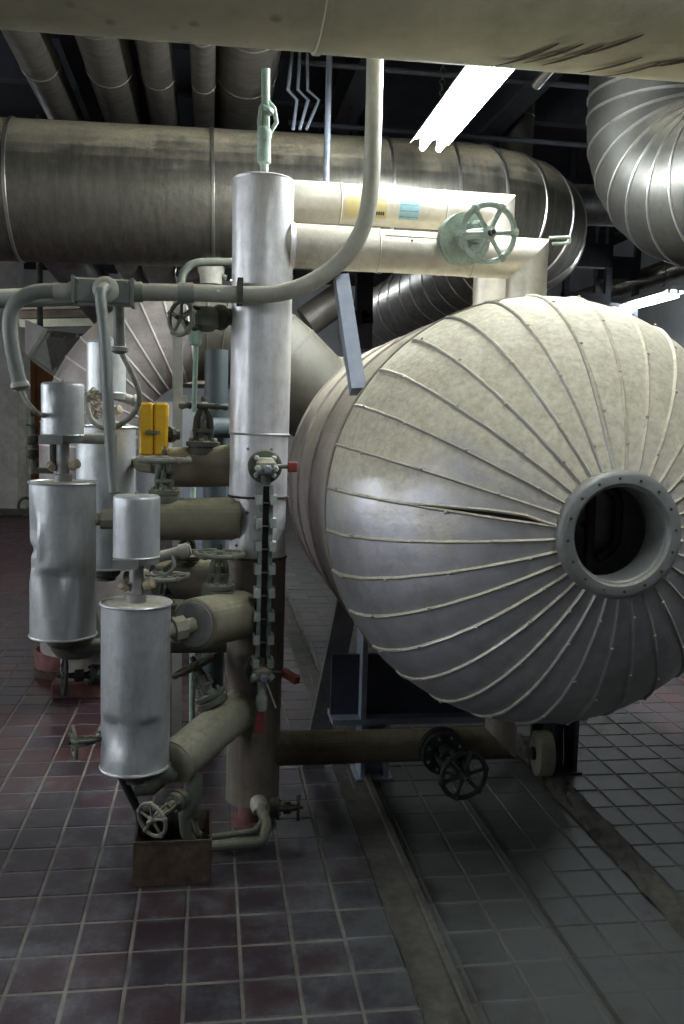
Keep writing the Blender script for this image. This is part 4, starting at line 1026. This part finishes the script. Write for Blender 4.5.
pi_ = thing('pillar', 'dirty cream concrete pillar at the far left edge', 'pillar', (-3.2, 15.2, 0))
MB().box((at(5, 420, 15.2).x, 15.2, 2.2), (.25, .28, 2.25), V(1, 0, 0)).build('shaft', 'pillar', pi_, 0)
MB().box((at(24, 420, 15.2).x, 15.18, 1.7), (.065, .22, 1.7)).build('edge_trim', 'whitebox', pi_, 0)
MB().box((at(9, 420, 15.2).x, 15.2, .06), (.36, .36, .06), bev=.02).build('base', 'concrete', pi_, 0)
hp = thing('hopper', 'riveted grey steel hopper hanging at far left behind the arch', 'hopper', at(62, 375, 9.5))
a_, b_, c_, d_ = at(26, 318, 9.6), at(84, 332, 9.2), at(58, 376, 9.2), at(34, 352, 9.6)
def slab(pts, th):
    m = MB(); nrm = (pts[1]-pts[0]).cross(pts[2]-pts[0]).normalized(); m.grid([[p for p in pts], [p+nrm*th for p in pts]], True, True, True); return m
slab([at(25, 320, 9.4), at(48, 330, 9.0), at(30, 358, 9.2), at(25, 352, 9.4)], .05).build('plate', 'pillar', hp, 0)
slab([at(48, 330, 9.0), at(84, 334, 9.4), at(57, 377, 9.2), at(30, 358, 9.2)], .05).build('plate', 'conduit_pale', hp, 0)
for q in ((50, 334), (66, 338), (78, 336), (58, 368)): hexbolt(at(q[0], q[1], 9.05), (0, -1, 0), .025, .02).build('rivet', 'bolt', hp, 0)
MB().cyl(at(40, 330, 9.4), V(at(40, 330, 9.4).x, 9.4, ZC), .03, 8).build('hanger', 'iron', hp)
g = 'roof purlins seen below the main duct at left'
for k in range(4):
    b_ = MB().bar(at(20, 296+k*9, 11+k*.4), at(120, 294+k*9, 11+k*.4), .10, .12).build('low_purlin', 'olive_pale' if k % 2 else 'rust', None, 0)
    tag(b_, ('topmost', 'second', 'third', 'lowest')[k] + ' of the dim slatted purlins at far left behind the conduit', 'purlin', g)

# right hand far side
simple('long_pipe', 'long dark pipe running back beside the right wall lamp', (4.70, 6.6, 3.27), (4.70, 18, 3.27), .10, 'duct', bands=(.1, .3, .5))
simple('long_pipe', 'shiny long pipe above the far wall lamp at right', (5.6, 7.0, 3.62), (5.6, 18, 3.62), .13, 'duct_shiny', bands=(.2, .4))
for lab, x, y in (('left dark hanging equipment rack far behind the main duct', 3.6, 9.0), ('right dark hanging equipment rack far behind the right elbow', 4.2, 9.6)):
    r_ = thing('equipment_rack', lab, 'rack', (x, y, 2.6), 'dark racks at far right')
    MB().box((x, y, 3.5), (.03, .03, 1.0)).build('post', 'beam', r_, 0)
    MB().box((x+.45, y, 3.5), (.03, .03, 1.0)).build('post', 'beam', r_, 0)
    for k in range(3): MB().box((x+.22, y, 2.9+k*.5), (.25, .05, .12)).build('tray', 'beam', r_, 0)

# ================================================================== LAMPS
def lamp(label, a, b, mat, two=True, chain=True, tilt=0.):
    a = Vector(a); b = Vector(b); d = (b-a).normalized(); sd = d.cross(_z).normalized(); l = (b-a).length; c = (a+b)/2
    t = thing('fluorescent_lamp', label, 'lamp', c, 'twin tube fluorescent lamps')
    up = V(0, 0, 1)
    MB().box(c+up*.075, (.05, l/2+.03, .020), sd, d, up).build('housing', 'lampwhite', t, 0)
    rows = []
    for p in (a-d*.03, b+d*.03):
        rows.append([p+sd*x+up*z for x, z in ((-.108, .03), (-.09, .05), (-.05, .056), (.05, .056), (.09, .05), (.108, .03), (.112, .034), (.094, .056), (-.094, .056), (-.112, .034))])
    MB().grid(rows, True, True, True).build('reflector', 'lampwhite', t, 0)
    for s in ((-1, 1) if two else (0,)):
        MB().cyl(a+sd*s*.047, b+sd*s*.047, .0165, 14).build('tube', mat, t)
        for p in (a, b): MB().box(p+sd*s*.047+up*.036, (.014, .010, .018), sd, d, up).build('socket', 'lampwhite', t, 0)
    if chain:
        for s in (.12, .88):
            p = lerp(a, b, s)+up*.09; m = MB(); zz = p.z; k = 0
            while zz < ZC-.05:
                m.ring((p.x, p.y, zz+.018), V(1, 0, 0) if k % 2 else V(0, 1, 0), .016, .0035, 8, 4); zz += .028; k += 1
            m.build('chain', 'iron', t)
    return t
lamp('bright twin tube ceiling lamp hanging above the tank', (1.20, 3.22, 3.15), (1.20, 5.08, 3.15), 'tube')
lamp('added unseen twin tube lamp in line with the tank lamp, nearer than the beige duct', (1.20, .75, 3.15), (1.20, 2.0, 3.15), 'tube_near')  # added out of frame to brighten the tank dome from the front
lamp('distant twin tube lamp near the right wall beyond the elbow duct', (4.57, 8.6, 2.975), (4.57, 10.3, 2.975), 'tube_far')
lamp('added twin tube lamp far behind the arch, lighting the white back wall', (-.2, 14.0, 3.75), (1.2, 14.0, 3.75), 'tube_far')  # added to brighten the back wall seen through the arch
lamp('added twin tube lamp over the far left aisle, hidden behind the main duct', (-2.6, 10.6, 3.75), (-2.6, 11.9, 3.75), 'tube_far')  # added out of sight to brighten the far left pillar
for o in COL.objects:
    if '_o' in o: del o['_o']
